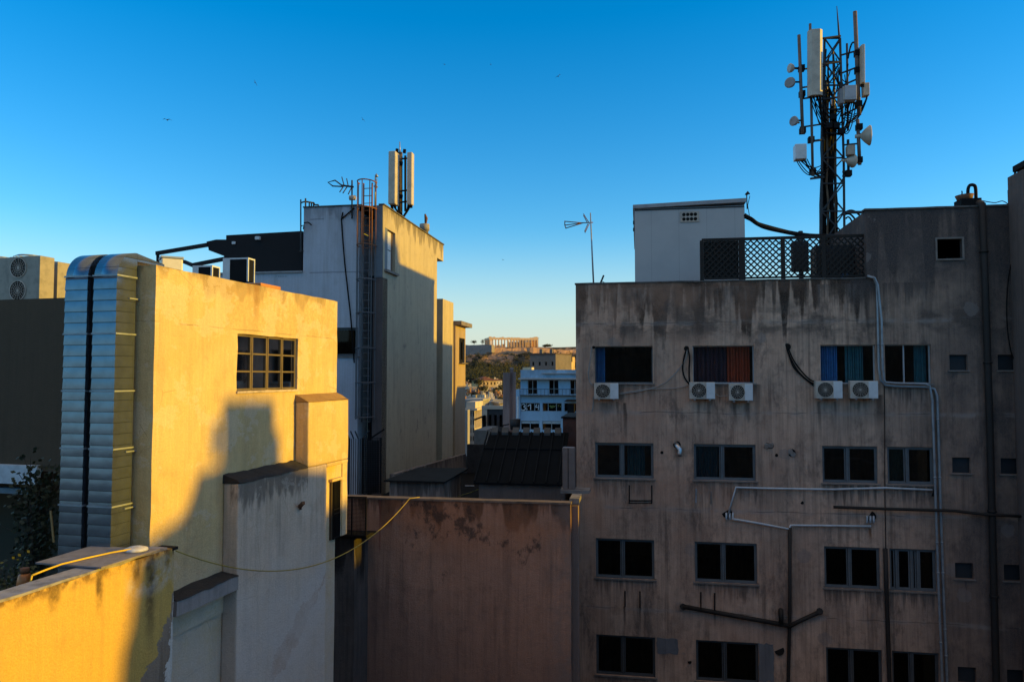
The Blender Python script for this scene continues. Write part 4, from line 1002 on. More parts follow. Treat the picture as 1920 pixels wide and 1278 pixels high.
MB().tube([(c.x, c.y, c.z + .05), (c.x, c.y, c.z + .12)], .06, 12).build('lid', RUST, PT)
b = MB(); b.beam(atY(95, 957, 12.2), atY(101, 1016, 12.2), .025); tag(b.build('wooden_pole', simple('pale wood', (.4, .25, .1), .8)), 'thin wooden pole leaning beside the ducts', 'pole')

# roof units behind the yellow roof
FB = Fr(440, 24, 9.5)
def framed_unit(label, x0, x1, x2, y0, y1, Y):
    F = Fr(x0, Y, 9.5); w_ = F.S(x1); zt, zb_ = F.Z(x0, y0), F.Z(x0, y1) - .15; d = .45
    t = thing('roof_cooling_unit', label, 'cooling unit', F.P(w_ / 2, -d / 2, zb_), group=None)
    b = MB(); f = .05
    for s_ in (0, w_ - f):
        for n in (0, -d + f): b.box(F, s_, s_ + f, n - f, n, zb_, zt)
    b.box(F, f, w_ - f, -f, -.002, zt - f, zt - .001); b.box(F, f, w_ - f, -d, -d + f, zt - f, zt - .001)
    b.box(F, .001, f - .001, -d + f, -f, zt - f, zt - .001); b.box(F, w_ - f + .001, w_ - .001, -d + f, -f, zt - f, zt - .001)
    b.build('frame', ACP, t); MB().box(F, f * .6, w_ - f * .6, -d + .02, -.015, zb_ + .01, zt - f * .8).build('coil', BLACK, t)
    MB().box(F, f, f + w_ * .22, -.012, -.004, zb_, zt - f).build('side_panel', ACP, t)
    return t
framed_unit('large dark cooling unit in a pale frame in front of the black rooftop room', 414, 462, 470, 484, 520, 25)
framed_unit('smaller dark cooling unit in a pale frame left of the large one', 357, 394, 402, 498, 522, 23)
F2 = Fr(300, 17, -30); a, zt = F2.hit(303, 483); c, zb_ = F2.hit(343, 500)
t = thing('white_roof_unit', 'white louvred roof unit behind the front corner of the yellow roof', 'cooling unit', F2.P(.4, -.3, zb_ - .3))
MB().box(F2, a, c, -.5, 0, zb_ - .5, zt).build('casing', simple('white roof unit', (.7, .66, .55), .5, 0, .2), t, .03)
MB().box(F2, a - .02, c + .02, -.52, .02, zt + .002, zt + .05).build('lid', simple('blue grey lid', (.3, .36, .45), .5), t, .015)

# ================================================================ tall central building
FW = Fr(716, 30, 9.5); FSd = Fr(716, 30, 9.5, True)
tzr = FW.Z(722, 384); wl = FW.S(569, 450); wlo = FW.Z(480, 513); wl2 = FW.S(250, 600); sE = FSd.S(819, 600)
def tw_custom(m, c):
    z = m.z(); s = m.math('SUBTRACT', m.dot(m.pos, tuple(FW.d)), FW.O.dot(FW.d))
    for zz, sa, sb_ in ((FW.Z(600, 509), FW.S(578), FW.S(676)), (FW.Z(600, 409), FW.S(578), FW.S(604))):
        d = m.math('ABSOLUTE', m.math('SUBTRACT', m.add(z, m.mul(m.noise(m.pos, .8, 2), .08)), zz))
        c = m.mix(m.mul(m.mr(d, .01, .035, .6, 0), m.band(s, sa, sb_, .05)), c, (.12, .12, .14))
    return c
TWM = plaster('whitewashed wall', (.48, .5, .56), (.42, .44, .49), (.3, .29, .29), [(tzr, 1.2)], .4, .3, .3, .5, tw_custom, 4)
def ts_custom(m, c):
    z = m.z(); s = m.math('SUBTRACT', m.dot(m.pos, tuple(FSd.d)), FSd.O.dot(FSd.d))
    k = m.mul(m.mr(z, tzr - 2.2, tzr, 0, 1), m.mr(s, 0, 1.6, 1, 0))
    c = m.mix(m.mul(k, m.mr(m.noise(m.pos, 1.2, 4), .35, .65, 0, .6)), c, (.15, .13, .11))
    v = m.noise(m.vmul(m.pos, (1.1, 1.1, .8)), 1.6, 4, .6)
    c = m.mix(m.mul(m.mr(v, .62, .72), .6), c, (.16, .15, .14))
    return c
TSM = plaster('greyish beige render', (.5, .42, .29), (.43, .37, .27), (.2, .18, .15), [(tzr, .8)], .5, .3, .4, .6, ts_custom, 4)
TB = thing('tall_building', 'tall white and beige building with a caged ladder and rooftop antennas', 'building', FW.P(-3, -4, 0))
wwin = (FW.S(625, 640), FW.S(671, 640), FW.Z(640, 668), FW.Z(640, 614))
b = MB()
r0, r1 = FW.S(672, 600), FW.S(699, 600); RDp = 1.1
b.wall(FW, wl2, r0, 0, wlo, 0, [wwin], .12); b.wall(FW, wl, r0, wlo, tzr, 0, (), 0)
b.face([FW.P(wl, 0, wlo), FW.P(wl, -9, wlo), FW.P(wl, -9, tzr), FW.P(wl, 0, tzr)])
b.face([FW.P(wl2, 0, wlo), FW.P(wl, 0, wlo), FW.P(wl, -8, wlo), FW.P(wl2, -8, wlo)])
b.face([FW.P(r0, 0, 0), FW.P(r0, -RDp, 0), FW.P(r0, -RDp, tzr - .2), FW.P(r0, 0, tzr - .2)])
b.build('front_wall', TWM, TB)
b = MB(); zp = FW.Z(690, 510)
b.face([FW.P(r0, -RDp, zp), FW.P(r1, -RDp, zp), FW.P(r1, -RDp, tzr - .35), FW.P(r0, -RDp, tzr - .35)])
for k in range(6):
    zz = zp + (tzr - .4 - zp) * k / 6; b.box(FW, r0, r1, -RDp + .002, -RDp + .05, zz, zz + .03)
b.build('shaft_panel', simple('pale shaft panel', (.4, .38, .38), .7, 0, .3), TB)
b = MB(); b.face([FW.P(r0, -RDp - .05, 0), FW.P(r1, -RDp - .05, 0), FW.P(r1, -RDp - .05, zp + .1), FW.P(r0, -RDp - .05, zp + .1)])
for q in range(3): b.box(FW, r0 + .1 + .17 * q, r0 + .15 + .17 * q, -RDp, -RDp + .05, 0, zp)
b.build('shaft_lining', simple('dark shaft', (.018, .022, .03), .8), TB)
PIERM = plaster('brown grey pier', (.13, .1, .095), (.1, .085, .08), (.05, .045, .045))
b = MB(); zc = FW.Z(710, 520); b.box(FW, r1, -.0, -.6, 0, 0, zc); b.build('pier', PIERM, TB)
b = MB(); b.box(FW, r1 + .05, -.01, -.6, .03, zc + .002, tzr - .02); b.build('cladding', simple('blue grey cladding', (.12, .14, .17), .6, 0, .2), TB, .01)
sw = (FSd.S(721.5, 470), FSd.S(741, 470), FSd.Z(730, 508), FSd.Z(730, 431))
b = MB()
b.wall(FSd, .001, sE, 0, tzr, 0, [sw], .25)
b.face([FSd.P(sE, 0, 0), FSd.P(sE, wl, 0), FSd.P(sE, wl, tzr), FSd.P(sE, 0, tzr)])
b.face([FSd.P(.001, 0, tzr), FSd.P(sE, 0, tzr), FSd.P(sE, wl, tzr), FSd.P(.6, wl, tzr)])
b.face([FW.P(wl, 0, tzr), FW.P(r0, 0, tzr), FW.P(r0, -9, tzr), FW.P(wl, -9, tzr)])
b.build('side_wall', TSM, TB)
oz = FSd.Z(826, 487, .0); o0 = FSd.S(818, 470)
b = MB(); b.box(FSd, sE + .003, sE + 1.25, -3, .0, oz, tzr); b.build('parapet_overhang', TSM, TB)
b = MB(); b.box(FSd, 0, sE + 1.27, -.2, .05, tzr + .003, tzr + .06); b.build('coping', COPE, TB, .01)
b = MB(); b.box(FW, wl - .03, r0 + .1, -.2, .04, tzr + .003, tzr + .06); b.build('coping', COPE, TB, .01)
# side window with pale shutters
b = MB(); a, c, e, f = sw; m_ = e + (f - e) * .52
b.box(FSd, a + .03, c - .35, -.2, -.08, m_ + .02, f - .05); b.box(FSd, a + .03, c - .35, -.2, -.08, e + .03, m_ - .02)
wd = b.build('shuttered_window', simple('pale shutter', (.6, .58, .55), .7, 0, .2), TB)
MB().box(FSd, c - .34, c - .01, -.24, -.12, e + .02, f - .02).build('jamb', simple('brown jamb', (.15, .1, .07), .8), wd); MB().box(FSd, a - .05, c + .2, -.2, .12, e - .1, e - .004).build('sill', SILL, wd)
window(FW, TB, *wwin, 0, .08, .06, cols=1, gm=DARKGLASS, fm=ALUD, curtains=((.05, .95, CURG),), sill_mat=SILL)
# slot with dark windows, then the two further blocks
s2, s3, s4 = FSd.S(830, 640), FSd.S(850, 640), FSd.S(869, 640)
z2_, z3_ = FSd.Z(846, 566), FSd.Z(866, 607)
b = MB(); b.box(FSd, sE + .002, s2, -3, -.5, 0, FSd.Z(824, 600)); b.build('recess_wall', plaster('dark recess render', (.17, .14, .12), (.13, .11, .1), (.07, .06, .055)), TB)
b = MB()
for y0, y1 in ((612, 720), (730, 850)):
    b.box(FSd, sE + .15, s2 - .05, -.495, -.42, FSd.Z(825, y1), FSd.Z(825, y0))
b.each('slot_window', simple('dark slot glazing', (.03, .02, .018), .3), TB)
b = MB(); b.box(FSd, s2 + .002, s3, -6, 0, 0, z2_); b.build('rear_block', TSM, TB)
zw = (FSd.Z(862, 680), FSd.Z(862, 634)); w0, w1 = FSd.S(857, 660), FSd.S(867.5, 660); so_ = .12
b = MB(); b.wall(FSd, s3 + .002, s4, 0, z3_ - .2, so_, [(w0, w1, *zw)], .2)
b.face([FSd.P(s3, so_, 0), FSd.P(s3, -6, 0), FSd.P(s3, -6, z3_ - .2), FSd.P(s3, so_, z3_ - .2)]); b.face([FSd.P(s4, so_, 0), FSd.P(s4, -6, 0), FSd.P(s4, -6, z3_ - .2), FSd.P(s4, so_, z3_ - .2)])
b.face([FSd.P(s3, so_, z3_ - .2), FSd.P(s4, so_, z3_ - .2), FSd.P(s4, -6, z3_ + .5), FSd.P(s3, -6, z3_ + .5)])
b.build('far_block', plaster('tan far block', (.4, .3, .2), (.36, .27, .18), (.2, .15, .1)), TB)
b = MB(); b.box(FSd, s3 + .0, s4 + .3, -.5, .45, z3_ - .195, z3_ + .03); b.build('far_eave', SILL, TB)
window(FSd, TB, w0, w1, *zw, so_, .1, .12, cols=2, gm=glass('reflective glass', (.2, .22, .2), 1.0), fm=BLACK, sill=.2)
# caged ladder
FG = FW; ld = thing('caged_ladder', 'rust streaked caged ladder climbing the tall building beside its white wall', 'ladder', FW.P(FW.S(688, 600), .3, 0))
lx0, lx1 = FW.S(681, 600), FW.S(697, 600); zt_ = FW.Z(690, 338, .5); zbm = FW.Z(690, 790)
LM = NT('rusting steel'); lc_ = LM.mix(LM.mr(LM.add(LM.mr(LM.z(), FW.Z(690, 560), FW.Z(690, 400)), LM.mul(LM.noise(LM.pos, 3, 3), .6)), .75, 1.0), (.09, .095, .105), (.2, .08, .035)); LM.done(lc_, .7)
b = MB()
for x in (lx0, lx1): b.tube([FW.P(x, .08, zbm), FW.P(x, .08, zt_)], .035, 6)
zz = zbm
while zz < zt_ - .2: b.tube([FW.P(lx0, .08, zz), FW.P(lx1, .08, zz)], .016, 5); zz += .3
b.build('rungs', LM.m, ld)
cx = (lx0 + lx1) / 2; hoops = [338, 388, 458, 523, 586, 652, 717, 782]
b = MB()
for y in hoops:
    z0_ = FW.Z(690, y, .5); pp = []
    for q in range(15):
        a = math.pi * (-.08 + 1.16 * q / 14); pp.append(FW.P(cx + .37 * math.cos(a), .1 + .62 * max(math.sin(a), -.1), z0_))
    b.tube(pp, .026, 5)
b.each('hoop', LM.m, ld)
b = MB()
for q in (0, .25, .5, .75, 1.0):
    a = math.pi * (.02 + .96 * q); b.tube([FW.P(cx + .37 * math.cos(a), .1 + .62 * math.sin(a), FW.Z(690, 786, .5)), FW.P(cx + .37 * math.cos(a), .1 + .62 * math.sin(a), zt_)], .02, 5)
b.each('cage_bar', LM.m, ld)
# cables on the white wall
b = MB()
for l in ([(640, 411), (642, 440), (646, 490), (652, 545), (658, 600), (664, 680)], [(640, 411), (655, 398), (664, 390)], [(640, 411), (643, 398)]): b.tube(wire(l, F=FW, n=.05), .03, 5)
tag(b.build('cable', CABLE), 'black cable running down the white wall left of the caged ladder', 'cable')
b = MB(); b.tube(wire([(570, 418), (578, 417), (584, 422)], F=FW, n=.1), .025, 5); tag(b.build('cable', CABLE), 'short bent black wire at the upper left corner of the white wall', 'cable')
# rooftop antennas
FA2 = Fr(750, 33, 9.5)
AN = thing('panel_antenna_mast', 'rooftop mast with two tall pale panel antennas on the tall building', 'mast', FA2.P(0, 0, tzr))
MB().tube([FA2.W(750, 404), FA2.W(750, 286)], .11, 10).build('pole', simple('brown steel pole', (.1, .075, .06), .6), AN)
MB().tube([FA2.W(750, 288), FA2.W(749.5, 266)], [.035, .02], 6).build('whip', GALV, AN)
for x0, x1, y0, y1, n0, n1, mt in ((728, 741, 283, 382, .25, .8, ANT), (763, 772, 285, 383, .1, .45, ANT)):
    a, zt = FA2.hit(x0, y0, n1); c, zb_ = FA2.hit(x1, y1, n1); b = MB(); b.box(FA2, a, c, n0, n1, zb_, zt); p = b.build('panel_antenna', mt, AN, .04)
    q = MB()
    for k in range(4): q.tube([FA2.P(a + (c - a) * (.2 + .2 * k), (n0 + n1) / 2, zb_ - .12), FA2.P(a + (c - a) * (.2 + .2 * k), (n0 + n1) / 2, zb_ + .03)], .03, 6)
    q.each('connector', BLACK, p)
MB().box(FA2, FA2.S(742), FA2.S(747), -.3, .2, FA2.Z(745, 376), FA2.Z(745, 300)).build('antenna_back', simple('yellow back plate', (.55, .42, .12), .6), AN)
b = MB(); b.tube([FA2.W(760, 396), FA2.W(760, 292)], .05, 8)
for y in (298, 358, 379): b.beam(FA2.W(750, y), FA2.W(764, y - 1, .1), .06)
for y in (300, 320, 360, 378): b.beam(FA2.W(741, y, .3), FA2.W(750, y), .09)
for x, y in ((744, 286), (758, 287), (748, 308), (752, 310), (748, 370), (752, 372)): p = FA2.W(x, y, .1); b.beam(p, p + Vector((.02, 0, .16)), .12)
b.each('bracket', BLACK, AN)
b = MB()
for l in ([(732, 382, .5), (736, 392, .4), (745, 402, .1)], [(738, 382, .5), (741, 390, .3), (748, 400, .1)], [(768, 384, .25), (766, 392, .2), (757, 406, .0)], [(765, 384, .25), (763, 394, .2), (756, 406, .1)]): b.tube(wire(l, F=FA2), .04, 5)
for dx in (-5, 5): b.beam(FA2.W(750, 394), FA2.W(750 + dx, 408, .2 * dx / 5), .06)
b.each('feeder_cable', CABLE, AN)
YA = thing('yagi_aerial', 'dark yagi aerial with a pointed loop above the white wall', 'aerial', FW.P(FW.S(659, 390), .1, tzr))
MB().tube([FW.W(660, 410, .08), FW.W(660, 338, .08)], .035, 6).build('mast', STEEL, YA)
b = MB(); Yn = .1
for l in ([(663, 350), (640, 347), (628, 338), (615, 342), (624, 349), (644, 350)], [(640, 348), (663, 351)]): b.tube([FW.W(x, y, Yn) for x, y in l], .03, 5)
b.build('boom', STEEL, YA)
b = MB()
for x, y, dx, dy in ((645, 347, -4, -15), (645, 348, -8, 12), (653, 349, -3, -14), (651, 350, -8, 12), (659, 350, 1, -10), (659, 352, -6, 12)): b.tube([FW.W(x, y, Yn), FW.W(x + dx, y + dy, Yn + (.5 if dy > 0 else -.5))], .022, 5)
b.each('element', STEEL, YA)
p = FW.W(661, 371, .1); MB().tube([p - FW.d * .12, p + FW.d * .12], [.1, .1], 10).build('amplifier', ACW, YA)
b = MB(); b.tube([FW.W(703, 390, -.2), FW.W(704, 328, -.2)], .03, 6); b.tube([FW.W(704, 331, -.2), FW.W(706, 329, -.2), FW.W(709, 331, -.2)], [.02, .09, .02], 8); b.tube([FW.W(705, 360, -.2), FW.W(707, 335, -.2)], .02, 5); b.beam(FW.W(703, 348, -.2), FW.W(706, 352, -.2), .12)
tag(b.build('weather_sensor', GALV), 'weather sensor on a thin rod right of the ladder top', 'sensor')
RL = thing('roof_ladder_rail', 'short hooped handrail at the left corner of the white roof', 'handrail', FW.P(wl, -.2, tzr))
b = MB(); b.tube([FW.W(564, 472, .1), FW.W(564, 374, .1)], .03, 5); b.tube([FW.W(573, 392, -.3), FW.W(573, 372, -.3)], .035, 5); b.each('post', STEEL, RL)
b = MB(); b.tube([FW.W(x, y, n) for x, y, n in ((564, 380, .1), (572, 378, .5), (580, 379, .1), (586, 380, -.2), (590, 382, -.2))], .035, 5); b.tube([FW.W(x, y, n) for x, y, n in ((564, 424, .1), (570, 422, .3), (569, 429, .1))], .03, 5)
for x in (580, 584, 588, 597): b.tube([FW.W(x, 390, -.2), FW.W(x, 379 if x < 590 else 384, -.2)], .03, 5)
b.tube([FW.W(588, 384, -.2), FW.W(597, 384, -.2)], .03, 5); b.tube([FW.W(561, 471, .1), FW.W(569, 471, .0)], .03, 5); b.build('rail', STEEL, RL)
b = MB(); p = FSd.W(796, 432, -.8); zz = p.z; p.z = tzr
b.tube([p, Vector((p.x, p.y, zz)), Vector((p.x, p.y, zz)), Vector((p.x, p.y, zz + .32))], [.2, .2, .26, .26], 14)
b2_ = MB(); b2_.tube([Vector((p.x + .05, p.y, zz + .3)), Vector((p.x + .08, p.y, zz + .62)), Vector((p.x + .02, p.y, zz + .85))], [.05, .09, .04], 8)
CP = thing('chimney_pot', 'round grey chimney pot on the far roof of the tall building', 'chimney', p); b.build('pot', simple('grey pot', (.3, .27, .23), .8), CP); b2_.build('cowl', RUST, CP)
# black room and pergola arms on the lower white roof
FK = Fr(568, 31, 9.5)
BK = thing('black_rooftop_room', 'black clad rooftop room with awning arms beside the tall white wall', 'rooftop room', FK.P(-3, -1, wlo))
BLM = simple('matt black cladding', (.008, .008, .01), .85, 0, .2)
k0, zt = FK.hit(424, 441); b = MB()
poly = [(k0, FK.Z(424, 441)), (k0, FK.Z(424, 449)), (FK.S(405, 449), FK.Z(405, 449)), (FK.S(387, 453), FK.Z(387, 453)), (FK.S(391, 466), FK.Z(391, 466)), (FK.S(391, 469), FK.Z(391, 469)), (FK.S(420, 480), FK.Z(420, 480)), (FK.S(420, 515), wlo + .003), (FK.S(566, 513), wlo + .003), (FK.S(566, 433), FK.Z(566, 433))]
b.prism(FK, poly, -3, 0); b.build('wall', BLM, BK)
b = MB()
for p, q in (((389, 459, .02), (293, 475, -.6)), ((422, 485, .02), (361, 497, -.2))): b.beam(FK.W(*p), FK.W(*q), .1, .16)
b.beam(FK.W(296, 476, -.6), FK.W(296, 492, -.6), .1); b.beam(FK.W(364, 498, -.2), FK.W(364, 510, -.2), .1)
b.beam(FK.W(344, 490, -.8), FK.W(368, 500, -.3), .14); b.each('awning_arm', BLM, BK)
b = MB(); b.box(FK, FK.S(481, 447), FK.S(489, 447), .002, .14, FK.Z(485, 450), FK.Z(485, 444)); b.box(FK, FK.S(436, 455), FK.S(442, 455), .002, .06, FK.Z(439, 458), FK.Z(439, 453)); b.each('flood_lamp', ACP, BK)
MB().box(FK, k0 - .1, FK.S(567), -3, .05, FK.Z(500, 437) + .0, FK.Z(500, 437) + .04).build('roof_edge', STEEL, BK) if False else None
MB().box(FW, wl2, wl - .01, -.1, .08, wlo + .003, wlo + .07).build('ledge', simple('grey ledge', (.3, .3, .31), .8), TB)
# faded illegible lettering on the white wall
b = MB()
for x0, x1 in ((516, 519), (521, 524), (525, 528), (529, 532), (534, 536), (537, 538)):
    b.box(FW, FW.S(x0, 519), FW.S(x1, 519), .001, .004, FW.Z(526, 519.6), FW.Z(526, 516.6))
b.box(FW, FW.S(515, 519), FW.S(515.5, 519), .001, .006, FW.Z(515, 560), FW.Z(515, 517)); b.build('faded_lettering', simple('faded grey paint', (.3, .33, .36), .8), TB)

# ================================================================ rear courtyard building
FA = Fr(620, 20.5, 9.5)
az = FA.Z(760, 937); a0, a1 = FA.S(560), FA.S(1069.5, 1000)
def al_custom(m, c):
    z = m.z(); s = m.math('SUBTRACT', m.dot(m.pos, tuple(FA.d)), FA.O.dot(FA.d))
    up = m.mr(z, az - 1.9, az - .4, 0, 1)
    c = m.mix(m.mul(m.mul(up, m.mr(m.noise(m.pos, .8, 4), .3, .6)), .55), c, (.42, .17, .08))
    mo = m.noise(m.vmul(m.pos, (1.5, 1.5, 1.1)), 1.0, 6, .72)
    reg = m.mul(m.band(s, FA.S(730), FA.S(925), .5), m.band(z, az - 1.15, az + .1, .3))
    c = m.mix(m.mul(m.mr(m.add(mo, m.mul(reg, .16)), .63, .72), .8), c, (.035, .03, .03))
    lf = m.mul(m.mr(s, FA.S(625), FA.S(690), 1, 0), m.mr(z, az - .8, az - 1.6, 0, 1))
    c = m.mix(m.mul(lf, m.mr(m.noise(m.vmul(m.pos, (3, 3, .5)), 1, 4), .3, .6, .2, .75)), c, (.07, .065, .062))
    d = m.math('ABSOLUTE', m.math('SUBTRACT', s, FA.S(712, 1000)))
    c = m.mix(m.mul(m.mr(d, .0, .04, .6, 0), m.mr(z, az - 1.5, az - 1.2)), c, (.16, .04, .035))
    c = m.mix(m.mul(m.mr(z, az - 2, az - 5, 0, 1), .45), c, (.16, .1, .085))
    rs = m.mr(s, FA.S(1000), FA.S(1068), 0, 1)
    c = m.mix(m.mul(rs, m.mr(m.noise(m.pos, 2, 4), .4, .6, .1, .6)), c, (.2, .17, .155))
    return c
ALM = plaster('rust brown render', (.44, .25, .175), (.34, .2, .15), (.07, .055, .05), [(az, .75)], .75, .4, .8, .7, al_custom, 5)
AB = thing('rear_building', 'low rust brown building closing the courtyard, mould stained below its roof edge', 'building', FA.P(4, -3, 0))
b = MB(); b.box(FA, a0, a1, -.28, 0, 0, az); b.build('parapet', ALM, AB, rough=(.4, .012, 1.8))
b = MB(); b.box(FA, a0, a1 + .02, -.32, .03, az + .003, az + .05); b.build('coping', simple('brown coping', (.16, .12, .1), .9, 0, .5, 4, bump=.4), AB, rough=(.3, .014, 3))
b = MB(); b.box(FA, FA.S(600, 1100, 1.0), FA.S(664, 1100, 1.0), .003, 1.0, 0, FA.Z(640, 1008, 1.0)); b.build('step_block', plaster('dark grey brown render', (.13, .105, .095), (.1, .085, .08), (.04, .038, .036), [(FA.Z(640, 1008, 1.0), 1.2)], .8, .7, .8, .8), AB, .01, rough=(.3, .012, 2))  # darker render with drips below its top edge
rf = FA.Z(760, 937) - 1.0
b = MB(); b.box(FA, a1 + .003, a1 + .17, -.66, -.33, 0, az - .1); b.build('end_pilaster', plaster('pinkish pilaster', (.26, .18, .15), (.2, .15, .13), (.12, .1, .09)), AB)
b = MB(); b.box(FA, a0, a1 - .5, -24, -.281, 0, rf); b.build('roof', simple('tarred roof', (.012, .013, .015), .95, 0, .5, 1.5, .05), AB)
b = MB(); b.box(FA, a1 - .05, a1 + .2, -1.2, -.33, az - .02, az + .1); b.build('corner_slab', CONC, AB)
# low side wall along the tall building, and end wall
F3 = Fr(716, 28.6, 9.5, True)
b = MB(); p0_, p1_ = atZ(735, 931, rf), atZ(876, 884, rf)
b.beam(p0_ + Vector((0, 0, .4)), p1_ + Vector((-.15, 0, .4)), .2, .8)
LWL = plaster('streaked low wall', (.3, .25, .22), (.24, .21, .19), (.05, .05, .05), [(rf + .85, .8)], .5, .45, .6, .5, None, 7)
tag(b.build('low_wall', LWL), 'low streaked wall running along the foot of the tall building', 'wall')
q = atZ(876, 886, rf); b = MB(); b.box(Fr(876, q.y, 9.5), 0, 3, -.25, 0, rf, rf + 1.25)
tag(b.build('end_wall', simple('dark end wall', (.04, .036, .035), .9, 0, .5)), 'dark end wall at the far side of the flat roof', 'wall')
# lean-to with flat sheet roof
FLt = Fr(732, 24, 9.5); zt = FLt.Z(780, 900); a, c = 0, FLt.S(833, 920)
LT = thing('roof_hut', 'small concrete roof hut with an overhanging dark sheet roof', 'hut', FLt.P(c / 2, -1.3, rf))
MB().box(FLt, a, c, -2.2, 0, rf, zt - .06).build('wall', LWL, LT)
b = MB(); b.hexa([FLt.P(a - .15, .12, zt - .055), FLt.P(c + .05, .12, zt - .055), FLt.P(c + .1, -2.9, zt + .0), FLt.P(a + .1, -2.9, zt + .0), FLt.P(a - .15, .12, zt), FLt.P(c + .05, .12, zt), FLt.P(c + .1, -2.9, zt + .05), FLt.P(a + .1, -2.9, zt + .05)])
b.build('roof', simple('dark roof sheet', (.018, .021, .023), .8, 0, .4, 2, .05), LT)
# dark standing seam roof house
FZ = Fr(897, 24, 9.5); c = FZ.S(1052, 905); ze = FZ.Z(960, 908)
DH = thing('seamed_roof_house', 'low house on the flat roof under a black standing seam roof', 'house', FZ.P(c / 2, -1, rf))
MB().box(FZ, .02, c, -4, 0, rf, ze - .03).build('wall', plaster('hut brown render', (.17, .135, .12), (.13, .11, .1), (.07, .06, .058)), DH)
zr_, zm_ = ze + 1.42, ze + .92; b = MB()
def rp(s_, k): return FZ.P(s_, .12 - 2.2 * k, ze + (zr_ - ze) * k)
b.hexa([rp(-.12, 0), rp(c + .05, 0), rp(c + .05, 1), rp(-.02, 1)] + [p + Vector((0, 0, .06)) for p in (rp(-.12, 0), rp(c + .05, 0), rp(c + .05, 1), rp(-.02, 1))])
rfo = b.build('roof', simple('black metal roof', (.006, .008, .01), .8, 0, .3, 1.5, .05), DH)
b = MB()
for k in range(8): s_ = -.1 + (c + .12) * k / 7.3; b.beam(rp(s_, 0.01) + Vector((0, 0, .08)), rp(s_, .99) + Vector((0, 0, .08)), .04, .05)
b.beam(rp(-.1, .64) + Vector((0, 0, .085)), rp(c, .64) + Vector((0, 0, .085)), .05, .03)
b.build('seam', simple('roof seam', (.012, .014, .016), .8, 0, .2, 4, .04), rfo)
for k in range(7):
    s_ = -.02 + (c + .02) * k / 7.3; b = MB(); w_ = c / 9.5
    b.hexa([rp(s_ + .06, .93) + Vector((0, 0, .065)), rp(s_ + w_, .93) + Vector((0, 0, .065)), rp(s_ + w_, 1) + Vector((0, 0, .07)), rp(s_ + .06, 1) + Vector((0, 0, .07)),
            rp(s_ + .06, .93) + Vector((0, 0, .15)), rp(s_ + w_, .93) + Vector((0, 0, .15)), rp(s_ + w_, 1) + Vector((0, 0, .22)), rp(s_ + .06, 1) + Vector((0, 0, .22))])
    b.build('ridge_vent', simple('grey ridge vent', (.045, .055, .06), .5) if 'grey ridge vent' not in bpy.data.materials else bpy.data.materials['grey ridge vent'], rfo)
FX = Fr(1055, 26.3, 9.5); b = MB(); b.box(FX, 0, 2.2, -3, 0, rf, FX.Z(1065, 784)); SBk = thing('stair_block', 'small brown stair block beside the black seamed roof', 'rooftop room', FX.P(.8, -1, rf))
b.build('wall', simple('red brown render', (.11, .055, .045), .9, 0, .4, 3, bump=.3), SBk); MB().box(FX, -.06, 2.3, -3.1, .06, FX.Z(1065, 784) + .002, FX.Z(1065, 781)).build('roof_slab', BLACK, SBk)
FX2 = Fr(957, 27.2, 9.5); WT = thing('water_tank', 'dark round water tank above the black seamed roof', 'tank', FX2.P(.12, -.2, rf))
p = FX2.P(.13, -.25, 0); b = MB(); b.tube([p + Vector((0, 0, rf)), p + Vector((0, 0, FX2.Z(957, 806)))], .1, 8); b.build('stand', BLACK, WT)
b = MB(); b.tube([p + Vector((0, 0, FX2.Z(957, 806))), p + Vector((0, 0, FX2.Z(957, 786))), p + Vector((0, 0, FX2.Z(957, 785)))], [.17, .2, .1], 14); b.build('drum', simple('dark tank', (.025, .026, .027), .6), WT)
b = MB()
for l in (((943, 808), (943, 797)), ((943, 797), (955, 795))): b.tube([FX2.W(*l[0], -.3), FX2.W(*l[1], -.3)], .02, 5)
tag(b.build('pipe_rail', BLACK), 'thin black pipe rail left of the dark water tank', 'rail')
# tall condenser on a shelf
FU = Fr(1057, 22.5, 9.5)
u = ac_unit('tall grey condenser on a shelf left of the sooty apartment block', .36, 1.22, .34, 1, None, False, False, 'tall_condenser', simple('brown grey enamel', (.16, .13, .12), .5, 0, .2))
for ch in list(u.children):
    if ch.name.startswith('fan'): bpy.data.objects.remove(ch)
s_, zz = FU.hit(1066, 917); place(u, FU, s_, -.35, zz)
b = MB(); b.box(L0, -.02, .0, .341, .346, .02, 1.2); b.build('panel_joint', GRILL, u, 0, True)
b = MB(); b.box(FU, -.1, .75, -.5, .1, zz - .1, zz - .003); b.box(FU, .2, .4, -.45, -.3, rf, zz - .101); tag(b.build('concrete_shelf', CONC), 'small concrete shelf carrying the tall grey condenser', 'shelf')
# yellow hose on the roof
b = MB(); pp = [atZ(838, 934, rf + .3), atZ(862, 929, rf + .25), atZ(885, 922, rf + .3), atZ(898, 916, rf + .45)]; b.tube(pp, .014, 5); tag(b.build('roof_hose', simple('dull yellow hose', (.2, .19, .04), .6)), 'dull yellow hose lying on the dark flat roof before the seamed roof', 'hose')
b = MB(); p = atZ(872, 910, rf + .06); b.beam(p, p + Vector((.35, -.03, 0)), .05, .02); tag(b.build('white_batten', ACP), 'small white batten lying on the dark flat roof', 'batten')

